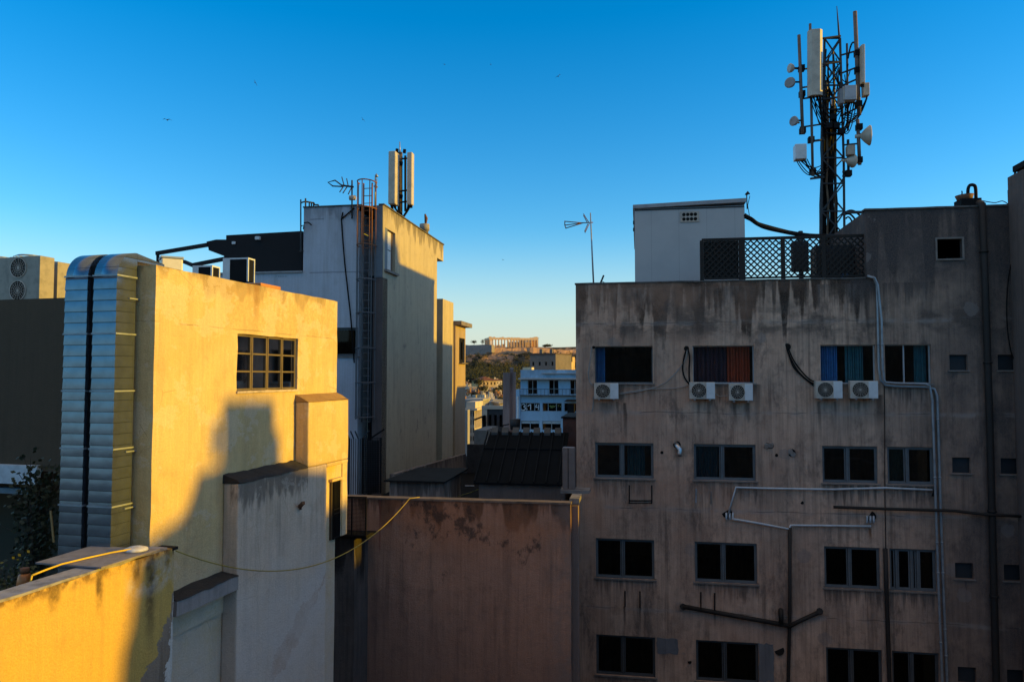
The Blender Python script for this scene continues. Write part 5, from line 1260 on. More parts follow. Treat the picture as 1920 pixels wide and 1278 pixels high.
# barred fence between the buildings
FF = Fr(656, 27.6, -14); FN = thing('barred_fence', 'tall dark barred fence with slanted tips between the yellow and tall buildings', 'fence', FF.P(.6, 0, rf))
e_ = FF.S(714, 850); zf0, zf1 = rf, FF.Z(656, 822); b = MB()
for k in range(7): s_ = e_ * .42 * k / 6; b.tube([FF.P(s_, 0, zf0), FF.P(s_, 0, zf1)], .016, 5)
for k in (0, 2, 4, 6): s_ = e_ * .42 * k / 6; b.tube([FF.P(s_, 0, zf1), FF.P(s_ + (.22 if k > 4 else -.12), .15, zf1 + .28)], .025, 5)
b.build('bars', STEEL, FN)
b = MB(); x0 = e_ * .46
for k in range(11): s_ = x0 + (e_ - x0) * k / 10; b.tube([FF.P(s_, 0, zf0), FF.P(s_, 0, zf1)], .01, 4)
for k in range(26): z_k = zf0 + (zf1 - zf0) * k / 25; b.tube([FF.P(x0, 0, z_k), FF.P(e_, 0, z_k)], .01, 4)
b.beam(FF.P(e_ * .7, .05, zf1 + .02), FF.P(e_ + .1, .2, zf1 + .33), .06); b.build('mesh_panel', BLACK, FN)
b = MB(); b.box(FF, x0 + .1, e_ - .06, -.3, -.1, zf0, zf1 - .1); b.build('backing_sheet', simple('dark sheet', (.03, .033, .04), .7), FN)
b = MB()
for s_ in (0, x0 - .04, e_): b.box(FF, s_ - .03, s_ + .03, -.03, .03, zf0, zf1 + .02)
b.each('post', BLACK, FN)
# caged balcony at the far end of the yellow building
FC2 = Fr(636, 19.3, 9.5); BC = thing('balcony_cage', 'black mesh balcony cage hanging at the far end of the yellow building', 'balcony', FC2.P(.3, -.3, FC2.Z(650, 1004)))
c = FC2.S(686.5, 960); z0_, z1_ = FC2.Z(650, 1003), FC2.Z(650, 931); b = MB(); lft = -.42
for k in range(22): s_ = c * k / 21; b.tube([FC2.P(s_, 0, z0_), FC2.P(s_, 0, z1_)], .007, 4)
for k in range(30): zz = z0_ + (z1_ - z0_) * k / 29; b.tube([FC2.P(0, 0, zz), FC2.P(c, 0, zz)], .006, 4)
b.build('mesh_panel', BLACK, BC)
b = MB()
for s_ in (0, c * .5, c): b.beam(FC2.P(s_, .01, z0_ - .03), FC2.P(s_, .01, z1_ + .02), .035)
for zz in (z0_, z1_): b.beam(FC2.P(lft, .01, zz), FC2.P(c, .01, zz), .035)
for s_ in (c,): b.beam(FC2.P(s_, 0, z0_), FC2.P(s_, -.4, z0_), .03)
b.build('frame', BLACK, BC)
b = MB(); b.box(FC2, lft, c, -.75, -.05, z0_ - .08, z0_ - .02); b.box(FC2, lft, .25, -.8, -.1, z0_ - .55, z0_ - .09); b.build('floor', BLACK, BC)

# ================================================================ city towards the hill
# pale blue office building with painted digits on its windows
FB = Fr(966, 110, 9.5); Zb = lambda y: FB.Z(1020, y); Sb = lambda x: FB.S(x)
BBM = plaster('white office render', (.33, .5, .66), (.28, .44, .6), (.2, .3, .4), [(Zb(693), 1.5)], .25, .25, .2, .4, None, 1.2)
BB = thing('office_building', 'white office building in blue shade with large digits on its strip windows', 'building', FB.P(8, -4, 0))
sR = Sb(1130)
hol = [(Sb(989.5), Sb(1007), Zb(739), Zb(712)), (Sb(1029.5), Sb(1047), Zb(739), Zb(712)), (Sb(1069), Sb(1086), Zb(739), Zb(712)),
       (Sb(976.5), Sb(1012), Zb(771), Zb(755)), (Sb(1017), Sb(1053), Zb(771), Zb(755)), (Sb(1058), Sb(1090), Zb(771), Zb(755)),
       (Sb(976.5), Sb(1011), Zb(806), Zb(789)), (Sb(1016.5), Sb(1051), Zb(806), Zb(789)), (Sb(1056), Sb(1090), Zb(806), Zb(789))]
b = MB(); sU = Sb(976)
b.wall(FB, sU, sR, 0, Zb(693), 0, hol, .4); b.box(FB, Sb(966), sU - .01, -10, .3, 0, Zb(730)); MB().box(FB, sU + .05, sR - .05, -11.9, -.7, 0, Zb(693) - .05).build('dark_interior', BLACK, BB)
b.face([FB.P(sR, 0, 0), FB.P(sR, -12, 0), FB.P(sR, -12, Zb(693)), FB.P(sR, 0, Zb(693))]); b.face([FB.P(sU, 0, 0), FB.P(sU, -12, 0), FB.P(sU, -12, Zb(693)), FB.P(sU, 0, Zb(693))]); b.face([FB.P(sU, 0, Zb(693) - .02), FB.P(sR, 0, Zb(693) - .02), FB.P(sR, -12, Zb(693) - .02), FB.P(sU, -12, Zb(693) - .02)])
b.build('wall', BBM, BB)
b = MB(); b.box(FB, Sb(974), sR, .002, 1.1, Zb(711), Zb(708)); b.box(FB, Sb(1016), sR, .002, .5, Zb(700.5), Zb(699)); b.box(FB, sU, sR, .002, .25, Zb(741.5), Zb(740)); b.build('cornice', simple('grey cornice', (.36, .36, .37), .8), BB)
MB().box(FB, Sb(969.5), Sb(973), .302, .5, Zb(812), Zb(743)).build('corner_post', simple('pale post', (.66, .66, .66), .6), BB)
b = MB()
for k in range(24): s_ = sU + (sR - sU) * k / 23; b.tube([FB.P(s_, .9, Zb(740)), FB.P(s_, .9, Zb(729))], .03, 4)
b.tube([FB.P(sU, .9, Zb(729)), FB.P(sR, .9, Zb(729))], .05, 4); b.box(FB, sU, sR, .0, .95, Zb(741.2), Zb(740.2)); b.build('balcony_railing', STEEL, BB)
for i, h in enumerate(hol):
    a, c, e, f = h; b = MB(); fr_ = .09
    n_ = 2 if i < 3 else (3 if i in (3, 4) else 2)
    for k in range(n_ + 1): x = a + (c - a) * (k / n_ if n_ != 3 else (0, .29, .72, 1)[k]); b.box(FB, x - fr_ / 2, x + fr_ / 2, -.35, -.25, e, f)
    b.box(FB, a, c, -.35, -.26, e, e + .08); b.box(FB, a, c, -.35, -.26, f - .08, f)
    if i < 3: b.box(FB, a, c, -.34, -.24, e + (f - e) * .34, e + (f - e) * .4)
    wd = b.build('window', ALUL, BB); g = MB(); g.face([FB.P(a, -.32, e), FB.P(c, -.32, e), FB.P(c, -.32, f), FB.P(a, -.32, f)]); g.build('pane', DARKGLASS, wd)
    if i > 5: MB().box(FB, a + .05, c - .05, -.3, -.27, f - .38, f - .05).build('blind', ACP, wd)
def strokes(name, lines, r, mat):
    b = MB()
    for l in lines: b.tube(wire([(x, y, -.23) for x, y in l], F=FB, sub=5), r, 5)
    return b.build(name, mat, BB)
strokes('painted_digits', [[(977.5, 759.5), (979, 757.6), (981.5, 757.2), (984.2, 758.6), (984.3, 760.6), (981.5, 762.2)], [(981.5, 762.2), (984.6, 763.4), (985, 766), (983, 768.2), (979.5, 768.4), (977.3, 766.8)],
                           [(987.2, 765.2), (988.6, 767.8)], [(989.5, 761.2), (992, 759.3), (995, 757.4)], [(995, 757.4), (994.9, 762), (994.8, 768)],
                           [(1007, 757.6), (1005.2, 760), (1004.4, 763.2)], [(1004.4, 763.2), (1007, 763), (1010.8, 762.6)], [(1010, 757.6), (1009.7, 763), (1009.4, 768)]], .07, simple('white window paint', (.72, .74, .75), .6))
strokes('painted_scrawl', [[(1030, 762), (1032, 759.8), (1033.2, 763), (1035, 760), (1036, 763), (1038, 759.8), (1039.5, 761.5), (1042, 759.4)], [(1032, 763.5), (1036, 764), (1040, 762)]], .04, simple('yellow green paint', (.3, .33, .1), .6))
strokes('painted_scrawl', [[(1046, 760), (1047.5, 759), (1048, 761), (1046.5, 762)], [(1050, 760), (1051.5, 761), (1051, 763)]], .03, bpy.data.materials['yellow green paint'])
b = MB(); a, zt = FB.hit(1063, 748, 1); c, _ = FB.hit(1095, 748, 1)
b.hexa([FB.P(a - .3, 2.6, Zb(751)), FB.P(c, 2.6, Zb(751)), FB.P(c, .3, Zb(751)), FB.P(a - .3, .3, Zb(751)), FB.P(a, 2.2, Zb(748)), FB.P(c, 2.2, Zb(748)), FB.P(c, .3, Zb(748)), FB.P(a, .3, Zb(748))]); b.build('awning', BLACK, BB)
MB().box(FB, Sb(1065.5), Sb(1078), .3, 1.6, Zb(785), Zb(756)).build('dark_screen', BLACK, BB)
# little lit parapet box on top
MB().box(FB, Sb(979), Sb(996), -3, -.5, Zb(693), Zb(688)).build('roof_box', simple('cream roof box', (.55, .45, .3), .9), BB)
# white cloth hanging
# grey party wall building in front of it
FG2 = Fr(943, 62, 9.5); GWt = FG2.Z(950, 698); GWM = plaster('brown grey party wall', (.34, .25, .23), (.29, .22, .21), (.16, .13, .12), [(GWt, 3)], .3, .3, .3, .4, None, 2)
GW = thing('party_wall_building', 'windowless grey brown tower block left of the white office building', 'building', FG2.P(.6, -3, 0))
b = MB(); b.box(FG2, 0, FG2.S(955), -2, 0, 0, GWt); b.box(FG2, FG2.S(955) + .002, FG2.S(961.5, 705, -.6), -2.2, -.6, 0, FG2.Z(950, 697)); b.box(FG2, FG2.S(956, 705, -2.5), FG2.S(961, 705, -2.5), -3.0, -2.5, GWt, FG2.Z(960, 688)); b.build('wall', GWM, GW)
b = MB(); b.box(FG2, FG2.S(962, 705, -7), FG2.S(964.5, 705, -7), -7.8, -7, 0, FG2.Z(970, 704, -7)); b.build('dark_wall', simple('dark party wall', (.05, .045, .045), .9), GW)
# stone house behind with a sunlit end
def simple_house(name, label, px0, px1, yt, yb, Y, th, mat, dep, win=(), roof=None, group=None, zbase=None):
    F = Fr(px0, Y, th); c = F.S(px1); zt = F.Z((px0 + px1) / 2, yt); z0 = zbase if zbase is not None else F.Z((px0 + px1) / 2, yb) - 3
    t = thing(name, label, 'house', F.P(c / 2, -dep / 2, z0), group=group); h = []
    nx, nz, fw, fh = win or (0, 0, 0, 0)
    zb_ = F.Z((px0 + px1) / 2, yb)
    for i in range(nx):
        for j in range(nz):
            cx = c * (i + .5) / nx; cz = zb_ + (zt - zb_) * (j + .52) / nz; h.append((cx - c / nx * fw / 2, cx + c / nx * fw / 2, cz - (zt - zb_) / nz * fh / 2, cz + (zt - zb_) / nz * fh / 2))
    b = MB(); b.wall(F, 0, c, z0, zt, 0, h, .25)
    for q in (0, c): b.face([F.P(q, 0, z0), F.P(q, -dep, z0), F.P(q, -dep, zt), F.P(q, 0, zt)])
    b.face([F.P(0, -dep, z0), F.P(c, -dep, z0), F.P(c, -dep, zt), F.P(0, -dep, zt)]); b.face([F.P(0, 0, zt - .01), F.P(c, 0, zt - .01), F.P(c, -dep, zt - .01), F.P(0, -dep, zt - .01)])
    b.build('wall', mat, t)
    if h: MB().box(F, .1, c - .1, -min(1.4, dep - .2), -.3, z0, zt - .1).build('dark_interior', BLACK, t)
    if roof == 'tile':
        rb = MB(); hh = min(c, dep) * .22; o = .4
        m = [F.P(-o, o, zt), F.P(c + o, o, zt), F.P(c + o, -dep - o, zt), F.P(-o, -dep - o, zt)]
        if c > dep: r1_, r2_ = F.P(dep * .5, -dep / 2, zt + hh), F.P(c - dep * .5, -dep / 2, zt + hh)
        else: r1_, r2_ = F.P(c / 2, -c * .5, zt + hh), F.P(c / 2, -dep + c * .5, zt + hh)
        if c > dep:
            rb.face([m[0], m[1], r2_, r1_]); rb.face([m[1], m[2], r2_]); rb.face([m[2], m[3], r1_, r2_]); rb.face([m[3], m[0], r1_])
        else:
            rb.face([m[0], m[1], r1_]); rb.face([m[1], m[2], r2_, r1_]); rb.face([m[2], m[3], r2_]); rb.face([m[3], m[0], r1_, r2_])
        rb.face(m[::-1]); rb.build('roof', TILE, t)
    elif roof == 'slab':
        MB().box(F, -.25, c + .25, -dep - .25, .25, zt + .01, zt + .3).build('roof', CONC2, t)
    rr = random.Random(name + label); k = MB()
    for q in range(3 if Y > 130 else 0):
        x = rr.uniform(.1, .85) * c; n_ = -rr.uniform(.2, .8) * dep; hh = rr.uniform(.4, 1.3); ww = rr.uniform(.25, .9)
        k.box(F, x, x + ww, n_ - ww, n_, zt + (.32 if roof == 'slab' else 0), zt + hh + .3)
    k.each('chimney', mat, t); 
    for q in range(2 if Y > 130 else 0):
        x = rr.uniform(.1, .9) * c; n_ = -rr.uniform(.1, .7) * dep; hh = rr.uniform(1.2, 2.2); k = MB()
        k.beam(F.P(x, n_, zt), F.P(x, n_, zt + hh), .07); k.beam(F.P(x - .6, n_, zt + hh - .2), F.P(x + .5, n_, zt + hh - .1), .05); k.build('aerial', STEEL, t)
    return t, F, c, zt
TILE = simple('terracotta tiles', (.2, .07, .035), .9, 0, .5, .6); CONC2 = simple('pale roof slab', (.36, .33, .3), .9, 0, .4, .6)
HY = simple('ochre house', (.6, .42, .2), .9, 0, .3, .3); HC = simple('cream house', (.6, .52, .4), .9, 0, .3, .3); HW = simple('white house', (.57, .48, .38), .9, 0, .3, .3); HG = simple('grey house', (.3, .28, .27), .9, 0, .3, .3); HO = simple('orange house', (.5, .25, .09), .9, 0, .3, .3); HP = simple('rose house', (.45, .3, .24), .9, 0, .3, .3)
STN = plaster('rubble stone', (.2, .17, .155), (.16, .14, .125), (.13, .11, .1), (), 0, .1, 1.5, 1)
t, F, c, zt = simple_house('stone_house', 'flat roofed rubble stone house behind the white office building', 994, 1042, 664.5, 700, 200, 30, STN, 9.5, (4, 1, .3, .2), None)
b = MB(); b.box(F, -.3, c + .1, -9.6, .3, zt + .01, zt + .35); b.build('roof', simple('dark roof edge', (.1, .07, .06), .9), t)
FE = Fr(1042, 200, 30, True)
b = MB(); e2 = FE.S(1074)
b.box(FE, .05, FE.S(1046), .02, .4, 0, FE.Z(1050, 667)); b.box(FE, FE.S(1046), FE.S(1053), .02, .06, 0, FE.Z(1050, 663.5)); b.box(FE, FE.S(1053), FE.S(1060), .02, .3, FE.Z(1055, 670), FE.Z(1055, 663)); b.box(FE, FE.S(1066), FE.S(1073), .02, .8, 0, FE.Z(1068, 669)); b.box(FE, .05, e2, .02, .7, FE.Z(1050, 695), FE.Z(1050, 689)); b.build('sunlit_end', HY, t)
b = MB(); b.box(FE, FE.S(1055), FE.S(1066), .5, 1.2, FE.Z(1058, 678), FE.Z(1058, 668)); b.build('awning', BLACK, t)
# villa at the foot of the hill
Fv = -20
simple_house('villa', 'long ochre villa with arched dark windows at the foot of the hill', 898, 931, 713, 736, 300, Fv, HY, 10, (5, 2, .36, .45), 'tile', zbase=8)
simple_house('villa', 'narrow ochre wing at the right end of the long villa', 930.5, 941.5, 713, 731, 304, -20, HC, 9, (2, 2, .3, .3), 'tile', zbase=8)
random.seed(21)
HS = [  # px0 px1 ytop ybot Y th mat roof win label
 (869, 883, 719, 731, 320, -18, HW, 'tile', (3, 1, .4, .4), 'small white house with a tiled roof at the left foot of the hill'),
 (880, 899, 726, 737, 280, -20, HW, 'slab', (5, 1, .5, .4), 'low white house with a row of windows below the dark trees'),
 (869, 888, 738, 752, 230, 12, HG, 'tile', (4, 1, .4, .4), 'grey house under a broad tiled roof at the gap left edge'),
 (868, 886, 746, 756, 200, -13, HW, 'slab', (4, 1, .5, .4), 'white flat roofed house below the broad tiled roof'),
 (893, 905, 730, 750, 255, 14, HG, 'slab', (2, 2, .3, .3), 'grey shaded block below the ochre villa'),
 (908, 920, 731, 745, 262, -22, HO, None, (3, 1, .3, .4), 'orange sunlit house in front of the ochre villa'),
 (917, 935, 738, 752, 235, -18, HP, 'tile', (4, 1, .35, .4), 'rose house with a tiled roof right of the orange house'),
 (930, 944, 741, 756, 215, -16, HO, 'tile', (3, 1, .3, .4), 'orange house with tiled roof beside the grey tower'),
 (904, 916, 744, 762, 185, -18, HC, 'slab', (2, 2, .3, .3), 'narrow cream house with a slim lit edge in the town'),
 (912, 922, 752, 765, 165, 16, HG, 'slab', (2, 1, .3, .3), 'grey house behind the terraced white parapet'),
 (919, 928, 748, 762, 160, -20, HC, None, (2, 1, .25, .4), 'bright cream stair tower in the middle of the town'),
 (926, 944, 752, 765, 150, -16, HW, 'slab', (4, 1, .5, .4), 'white terraced house next to the grey tower'),
 (868, 896, 752, 763, 120, 10, HG, 'slab', (5, 1, .5, .4), 'long white flat roofed block at the gap left edge'),
 (884, 893, 737, 751, 226, -24, HO, None, (1, 1, .3, .3), 'small orange sunlit gable in the town'),
 (936, 944, 730, 740, 290, -18, HW, 'tile', (2, 1, .4, .4), 'tiny white house right of the villa wing'),
 (869, 876, 731, 740, 272, -20, HC, 'tile', (2, 1, .4, .4), 'cream cottage with tiled roof under the white house at the gap left edge'),
 (886, 895, 733, 743, 268, -18, HP, 'tile', (2, 1, .4, .4), 'rose cottage between the low white house and the grey block'),
 (899, 909, 738, 748, 240, -24, HO, 'tile', (2, 1, .4, .4), 'orange cottage left of the rose house with tiled roof'),
 (922, 930, 733, 742, 275, -22, HW, 'slab', (2, 1, .4, .4), 'small white cube house right under the villa'),
 (934, 944, 747, 757, 205, -16, HP, 'tile', (3, 1, .4, .4), 'rose house with tiled roof touching the grey tower'),
 (905, 914, 748, 757, 200, 12, HW, 'slab', (2, 1, .4, .4), 'shaded white house left of the grey house'),
 (874, 884, 756, 764, 150, -20, HO, 'tile', (2, 1, .4, .4), 'orange tiled house above the cream apartment house'),
 (886, 899, 757, 766, 135, 14, HC, 'slab', (3, 1, .4, .4), 'shaded cream house above the cream apartment house'),
 (914, 925, 758, 768, 140, -20, HC, 'tile', (3, 1, .4, .4), 'cream tiled house above the pale blue parapet'),
 (928, 936, 758, 767, 128, 12, HG, 'slab', (2, 1, .4, .4), 'small grey house above the pale blue parapet'),
 (901, 907, 752, 766, 160, -22, HY, None, (1, 2, .4, .3), 'narrow ochre stair house in the town'),
 (937, 944, 757, 768, 125, -20, HW, 'slab', (2, 1, .4, .4), 'white house above the pale blue parapet beside the grey tower')]
for (x0, x1, y0, y1, Y, th, mt, rf_, wn, lab) in HS:
    simple_house('town_house', lab, x0, x1, y0, y1 + 4, Y, th, mt, random.uniform(7, 10), wn, rf_, 'houses at the foot of the hill', 2)
TREES = [(897, 728, 262, 4, 2.2), (905, 741, 240, 3.5, 2), (889, 752, 205, 3, 1.6), (925, 748, 226, 3, 1.6), (938, 760, 170, 2.5, 1.4), (901, 757, 190, 2.6, 1.5), (884, 727, 310, 6, 3.2), (942, 738, 280, 4, 2.2), (910, 764, 150, 2, 1.1), (930, 738, 262, 2.5, 1.5)]
# long cream apartment house seen in the gap
t, F, c, zt = simple_house('apartment_house', 'cream apartment house with a sunlit cornice and rows of small windows in the gap', 876.5, 890, 769, 860, 80, 9.5, simple('stone cream wall', (.5, .44, .37), .9, 0, .4, 1), 3.6, (3, 6, .42, .6), None, zbase=0)
b = MB(); b.box(F, -.3, c + .35, -3.9, .35, zt + .01, zt + .22); b.box(F, -.1, c + .1, -3.7, .1, zt + .23, zt + .9); b.build('cornice', HW, t)
b = MB()
for k in range(7): s_ = -.4 - .5 * k; b.box(F, c + .002, c + .12, s_ - .16, s_, zt - 1.9, zt - .05)
b.each('pilaster', HW, t)
t, F, c, zt = simple_house('side_building', 'plain shaded building left of the cream apartment house', 862, 877, 768, 860, 78, 9.5, HG, 1.0, (), None, zbase=0)
t, F, c, zt = simple_house('flat_roofed_house', 'dark fronted house with a pale blue parapet between the gap buildings', 914, 944, 767, 812, 68, 9.5, simple('charcoal house', (.05, .05, .055), .9, 0, .4), 6, (3, 1, .5, .5), None, zbase=0)
b = MB(); b.box(F, -.5, c, -.4, .12, zt + .01, zt + .32); b.box(F, -.5, -.02, -3, .1, zt - 2.0, zt); b.build('parapet', HW, t)
t, F, c, zt = simple_house('grey_house', 'blank grey house right of the cream apartment house', 889, 912, 806, 860, 58, 9.5, simple('slate grey wall', (.13, .125, .12), .9, 0, .4, 2), 5, (), None, zbase=0)
b = MB(); b.hexa([atY(888, 787, 66), atY(909, 779, 66), atY(911, 780, 69), atY(890, 788, 69), atY(888, 785.5, 66), atY(909, 777.5, 66), atY(911, 778.5, 69), atY(890, 786.5, 69)])
b.beam(atY(908, 779, 68), Vector((atY(908, 779, 68).x, 68, 0)), .3)
tag(b.build('sloping_canopy', BLACK), 'black sloping canopy left of the pale blue parapet', 'canopy')
# unseen blocks added behind the apartment block to shade the gap
b = MB(); b.box(Fr(1085, 41.6, 9.5), 1.5, 18, -8, 0, 0, CZ + .72); F = Fr(1090, 58, 9.5); b.box(F, 1, 22, -14, 0, 0, CZ + 3); tag(b.build('hidden_block', HG), 'unseen grey block shading the gap from behind the sooty apartment block', 'building')

# hill
def hillz(x, y):
    base = 4 + max(0, y - 250) * .022 + max(0, y - 480) * .034
    cl = min(1, max(0, (y - 880 + 14 * mnoise.noise(Vector((x * .02, 3, 0))) + 5 * mnoise.noise(Vector((x * .09, 7, 0)))) / 40))
    cl = cl * cl * (3 - 2 * cl)
    top = CZ + 26 + 11 * min(1, max(0, (y - 940) / 22))
    z = base * (1 - cl) + top * cl
    if 0 < cl < 1: z += 5 * mnoise.noise(Vector((x * .05, y * .07, 1)))
    return z + .8 * mnoise.noise(Vector((x * .03, y * .03, 2)))
b = MB(); xs = [-420 + 5 * i for i in range(200)]; ys = [230 + 20 * i for i in range(31)] + [852 + 3.2 * i for i in range(50)] + [1020 + 30 * i for i in range(14)]
idx = {}
for i, x in enumerate(xs):
    for j, y in enumerate(ys):
        p = Vector((x, y, hillz(x, y)))
        if 860 < y < 935: p += mnoise.noise_vector(p * .06) * 3.5 + mnoise.noise_vector(p * .17) * 2.4
        p.z = min(p.z, CZ + 37.8)
        if y == ys[0] or i in (0, len(xs) - 1) or j == len(ys) - 1: p.z = -2
        idx[i, j] = len(b.v); b.v.append(tuple(p))
for i in range(len(xs) - 1):
    for j in range(len(ys) - 1): b.f.append((idx[i, j], idx[i + 1, j], idx[i + 1, j + 1], idx[i, j + 1])); b.sm.append(False)
HM = NT('rocky hill'); n1 = HM.noise(HM.pos, .06, 6, .7); n2 = HM.noise(HM.vmul(HM.pos, (1, 1, .5)), .2, 5, .7)
hc = HM.mix(HM.mr(HM.z(), 28, 38), (.03, .034, .02), (.34, .2, .125)); hc = HM.mix(HM.mul(HM.mr(n1, .44, .56), .9), hc, (.03, .034, .022)); hc = HM.mix(HM.mul(HM.mr(n2, .48, .66), .7), hc, (.1, .075, .06)); HM.done(hc, .95)
tag(b.build('hill', HM.m), kind='structure')
# wooded slope
random.seed(33); b = MB()
for k in range(640):
    y = random.uniform(330, 884); x = (random.uniform(858, 1085) - 960) / FPX * y
    z = hillz(x, y); r = random.uniform(3, 5.5)
    if y > 850: z += 2
    if y < 480 and random.random() < .4: continue
    for q in range(60):
        d = Vector([random.gauss(0, 1) for _ in range(3)]); d = d.normalized() * r * random.uniform(.45, 1.05); p = Vector((x, y, z + r * .9)) + Vector((d.x, d.y, d.z * .85))
        u = Vector([random.gauss(0, 1) for _ in range(3)]).normalized(); v_ = u.orthogonal().normalized() * random.uniform(.35, .8); u = u * random.uniform(.45, 1.0)
        b.face([p - u, p + v_, p + u, p - v_])
for k in range(95):
    y = random.uniform(872, 918); x = (random.choice([random.uniform(864, 912), random.uniform(940, 1000), random.uniform(1000, 1085)]) - 960) / FPX * y
    z = hillz(x, y); r = random.uniform(1.8, 3.6)
    for q in range(40):
        d = Vector([random.gauss(0, 1) for _ in range(3)]); d = d.normalized() * r * random.uniform(.4, 1.05); p = Vector((x, y - 3, z + r * .6)) + Vector((d.x * 1.3, d.y, d.z * .8))
        u = Vector([random.gauss(0, 1) for _ in range(3)]).normalized(); v_ = u.orthogonal().normalized() * random.uniform(.35, .8); u = u * random.uniform(.45, 1.0)
        b.face([p - u, p + v_, p + u, p - v_])
WM = NT('pine foliage'); wc = WM.mix(WM.mr(WM.noise(WM.pos, .12, 3), .4, .6), (.018, .024, .012), (.038, .038, .018)); WM.done(wc, .8)
tag(b.build('woodland', WM.m), 'dark wooded slope below the rock of the hill', 'trees', kind='stuff')
def far_tree(label, px, py, Y, h, r, seed):
    random.seed(seed); p = atY(px, py, Y); t = thing('tree', label, 'tree', p); b = MB()
    MB().tube([p, p + Vector((0, 0, h * .6))], [.3, .15], 6).build('trunk', BARK, t)
    for q in range(260):
        d = Vector([random.gauss(0, .4) for _ in range(3)]); c = p + Vector((d.x * r, d.y * r, h * .62 + d.z * h * .35)); u = Vector([random.gauss(0, 1) for _ in range(3)]).normalized() * .12 * r; v_ = u.orthogonal().normalized() * .1 * r; b.face([c - u, c + v_, c + u, c - v_])
    b.build('crown', WM.m, t)
far_tree('lone tree on the plateau left of the temple', 889, 646, 985, 6, 4, 1); far_tree('dark tree beside the left end of the temple', 905, 648, 1000, 9, 3, 2)
far_tree('low spreading tree on the rock right of the temple', 1027, 652, 975, 5, 6, 4); far_tree('bushy tree right of the low spreading one on the rock edge', 1022, 652, 985, 4, 4, 5)
TL = ['dark round tree below the ochre villa', 'dark bush in front of the orange house', 'low dark tree above the white blocks at the gap left edge', 'small tree in front of the rose house', 'small dark tree beside the grey tower foot', 'dark tree between the cream house and the grey block',
      'big dark tree left of the ochre villa', 'dark tree at the right end of the villa wing', 'tiny dark bush before the terraced houses', 'small tree directly under the villa wing']
for k, (px, py, Y, h, r) in enumerate(TREES): far_tree(TL[k], px, py, Y, h, r, 40 + k)
# retaining walls of the rock
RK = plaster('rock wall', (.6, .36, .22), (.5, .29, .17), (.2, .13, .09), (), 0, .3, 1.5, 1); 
F = Fr(994, 925, -20); zt = F.Z(1000, 651); b = MB(); c = F.S(1110)
b.hexa([F.P(0, 0, 20), F.P(c, 0, 20), F.P(c, -12, 20), F.P(0, -12, 20), F.P(0, -2, zt), F.P(c, -2, zt - 4.5), F.P(c, -12, zt - 4.5), F.P(0, -12, zt)])
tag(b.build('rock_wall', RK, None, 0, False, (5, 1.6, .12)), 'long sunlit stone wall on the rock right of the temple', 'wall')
F = Fr(865, 935, 20); zt = F.Z(890, 646.5); b = MB(); c = F.S(921)
b.hexa([F.P(-30, 0, 30), F.P(c, 0, 30), F.P(c, -12, 30), F.P(-30, -12, 30), F.P(-30, -1.5, zt), F.P(c, -1.5, zt), F.P(c, -12, zt), F.P(-30, -12, zt)])
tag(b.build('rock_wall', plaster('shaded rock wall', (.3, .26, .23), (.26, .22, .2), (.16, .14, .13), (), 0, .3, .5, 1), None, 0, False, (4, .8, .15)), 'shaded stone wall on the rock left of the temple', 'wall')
F = Fr(920, 930, -16); b = MB(); c = F.S(996); zt = F.Z(950, 652.5)
b.hexa([F.P(0, 0, 40), F.P(c, 0, 40), F.P(c, -12, 40), F.P(0, -12, 40), F.P(0, -2, zt + .2), F.P(c, -2, zt), F.P(c, -12, zt), F.P(0, -12, zt + .2)])
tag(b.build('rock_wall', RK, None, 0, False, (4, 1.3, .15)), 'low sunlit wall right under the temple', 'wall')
# temple
FP = Fr(917, 1030, -14); tb = FP.Z(960, 650.5); ht = 14.2; PLn = 69.5; PWd = 31
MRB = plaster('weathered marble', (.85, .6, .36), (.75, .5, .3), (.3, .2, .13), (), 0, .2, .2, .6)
TP = thing('ruined_temple', 'ruined columned temple glowing orange on the hilltop', 'temple', FP.P(PLn / 2, -PWd / 2, tb))
b = MB()
for k in range(3): b.box(FP, -1.5 + .5 * k, PLn + 1.5 - .5 * k, -PWd - 1.5 + .5 * k, 1.5 - .5 * k, tb - 1.5 + .5 * k + (.002 if k else -4), tb - 1 + .5 * k)
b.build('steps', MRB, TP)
col = MB(); col.tube([(0, 0, 0), (0, 0, 9.2), (0, 0, 9.5), (0, 0, 10)], [.98, .76, 1.0, 1.15], 12); c0 = None
spots = [(1 + (PLn - 2) * i / 16, -1) for i in range(17)] + [(1 + (PLn - 2) * i / 16, -PWd + 1) for i in range(17)] + [(1, -1 - (PWd - 2) * i / 7) for i in range(1, 7)] + [(PLn - 1, -1 - (PWd - 2) * i / 7) for i in range(1, 7)]
for i, (s_, n_) in enumerate(spots):
    if 17 <= i < 34 and 2 < i - 17 < 8: continue
    p = FP.P(s_, n_, tb + .02)
    if c0 is None: o = c0 = col.build('column', MRB, TP, 0, True); c0.matrix_parent_inverse = Matrix.Translation(-TP.location)
    else: o = c0.copy(); COL.objects.link(o); o.parent = TP; o.matrix_parent_inverse = Matrix.Translation(-TP.location)
    o.location = p
b = MB()
b.box(FP, 0, PLn, -2.2, .15, tb + 10.03, tb + 11.4); b.box(FP, -.1, PLn * .99, -2.0, .2, tb + 11.4, tb + 12.8)
b.box(FP, 0, 2.2, -PWd, -2.21, tb + 10.03, tb + 12.8); b.box(FP, PLn - 2.2, PLn, -PWd, -2.21, tb + 10.03, tb + 12.8); b.box(FP, 2.2, 12, -PWd, -PWd + 2, tb + 10.03, tb + 12.6); b.box(FP, 38, PLn - 2.2, -PWd, -PWd + 2, tb + 10.03, tb + 12.7)
random.seed(6); x = 1
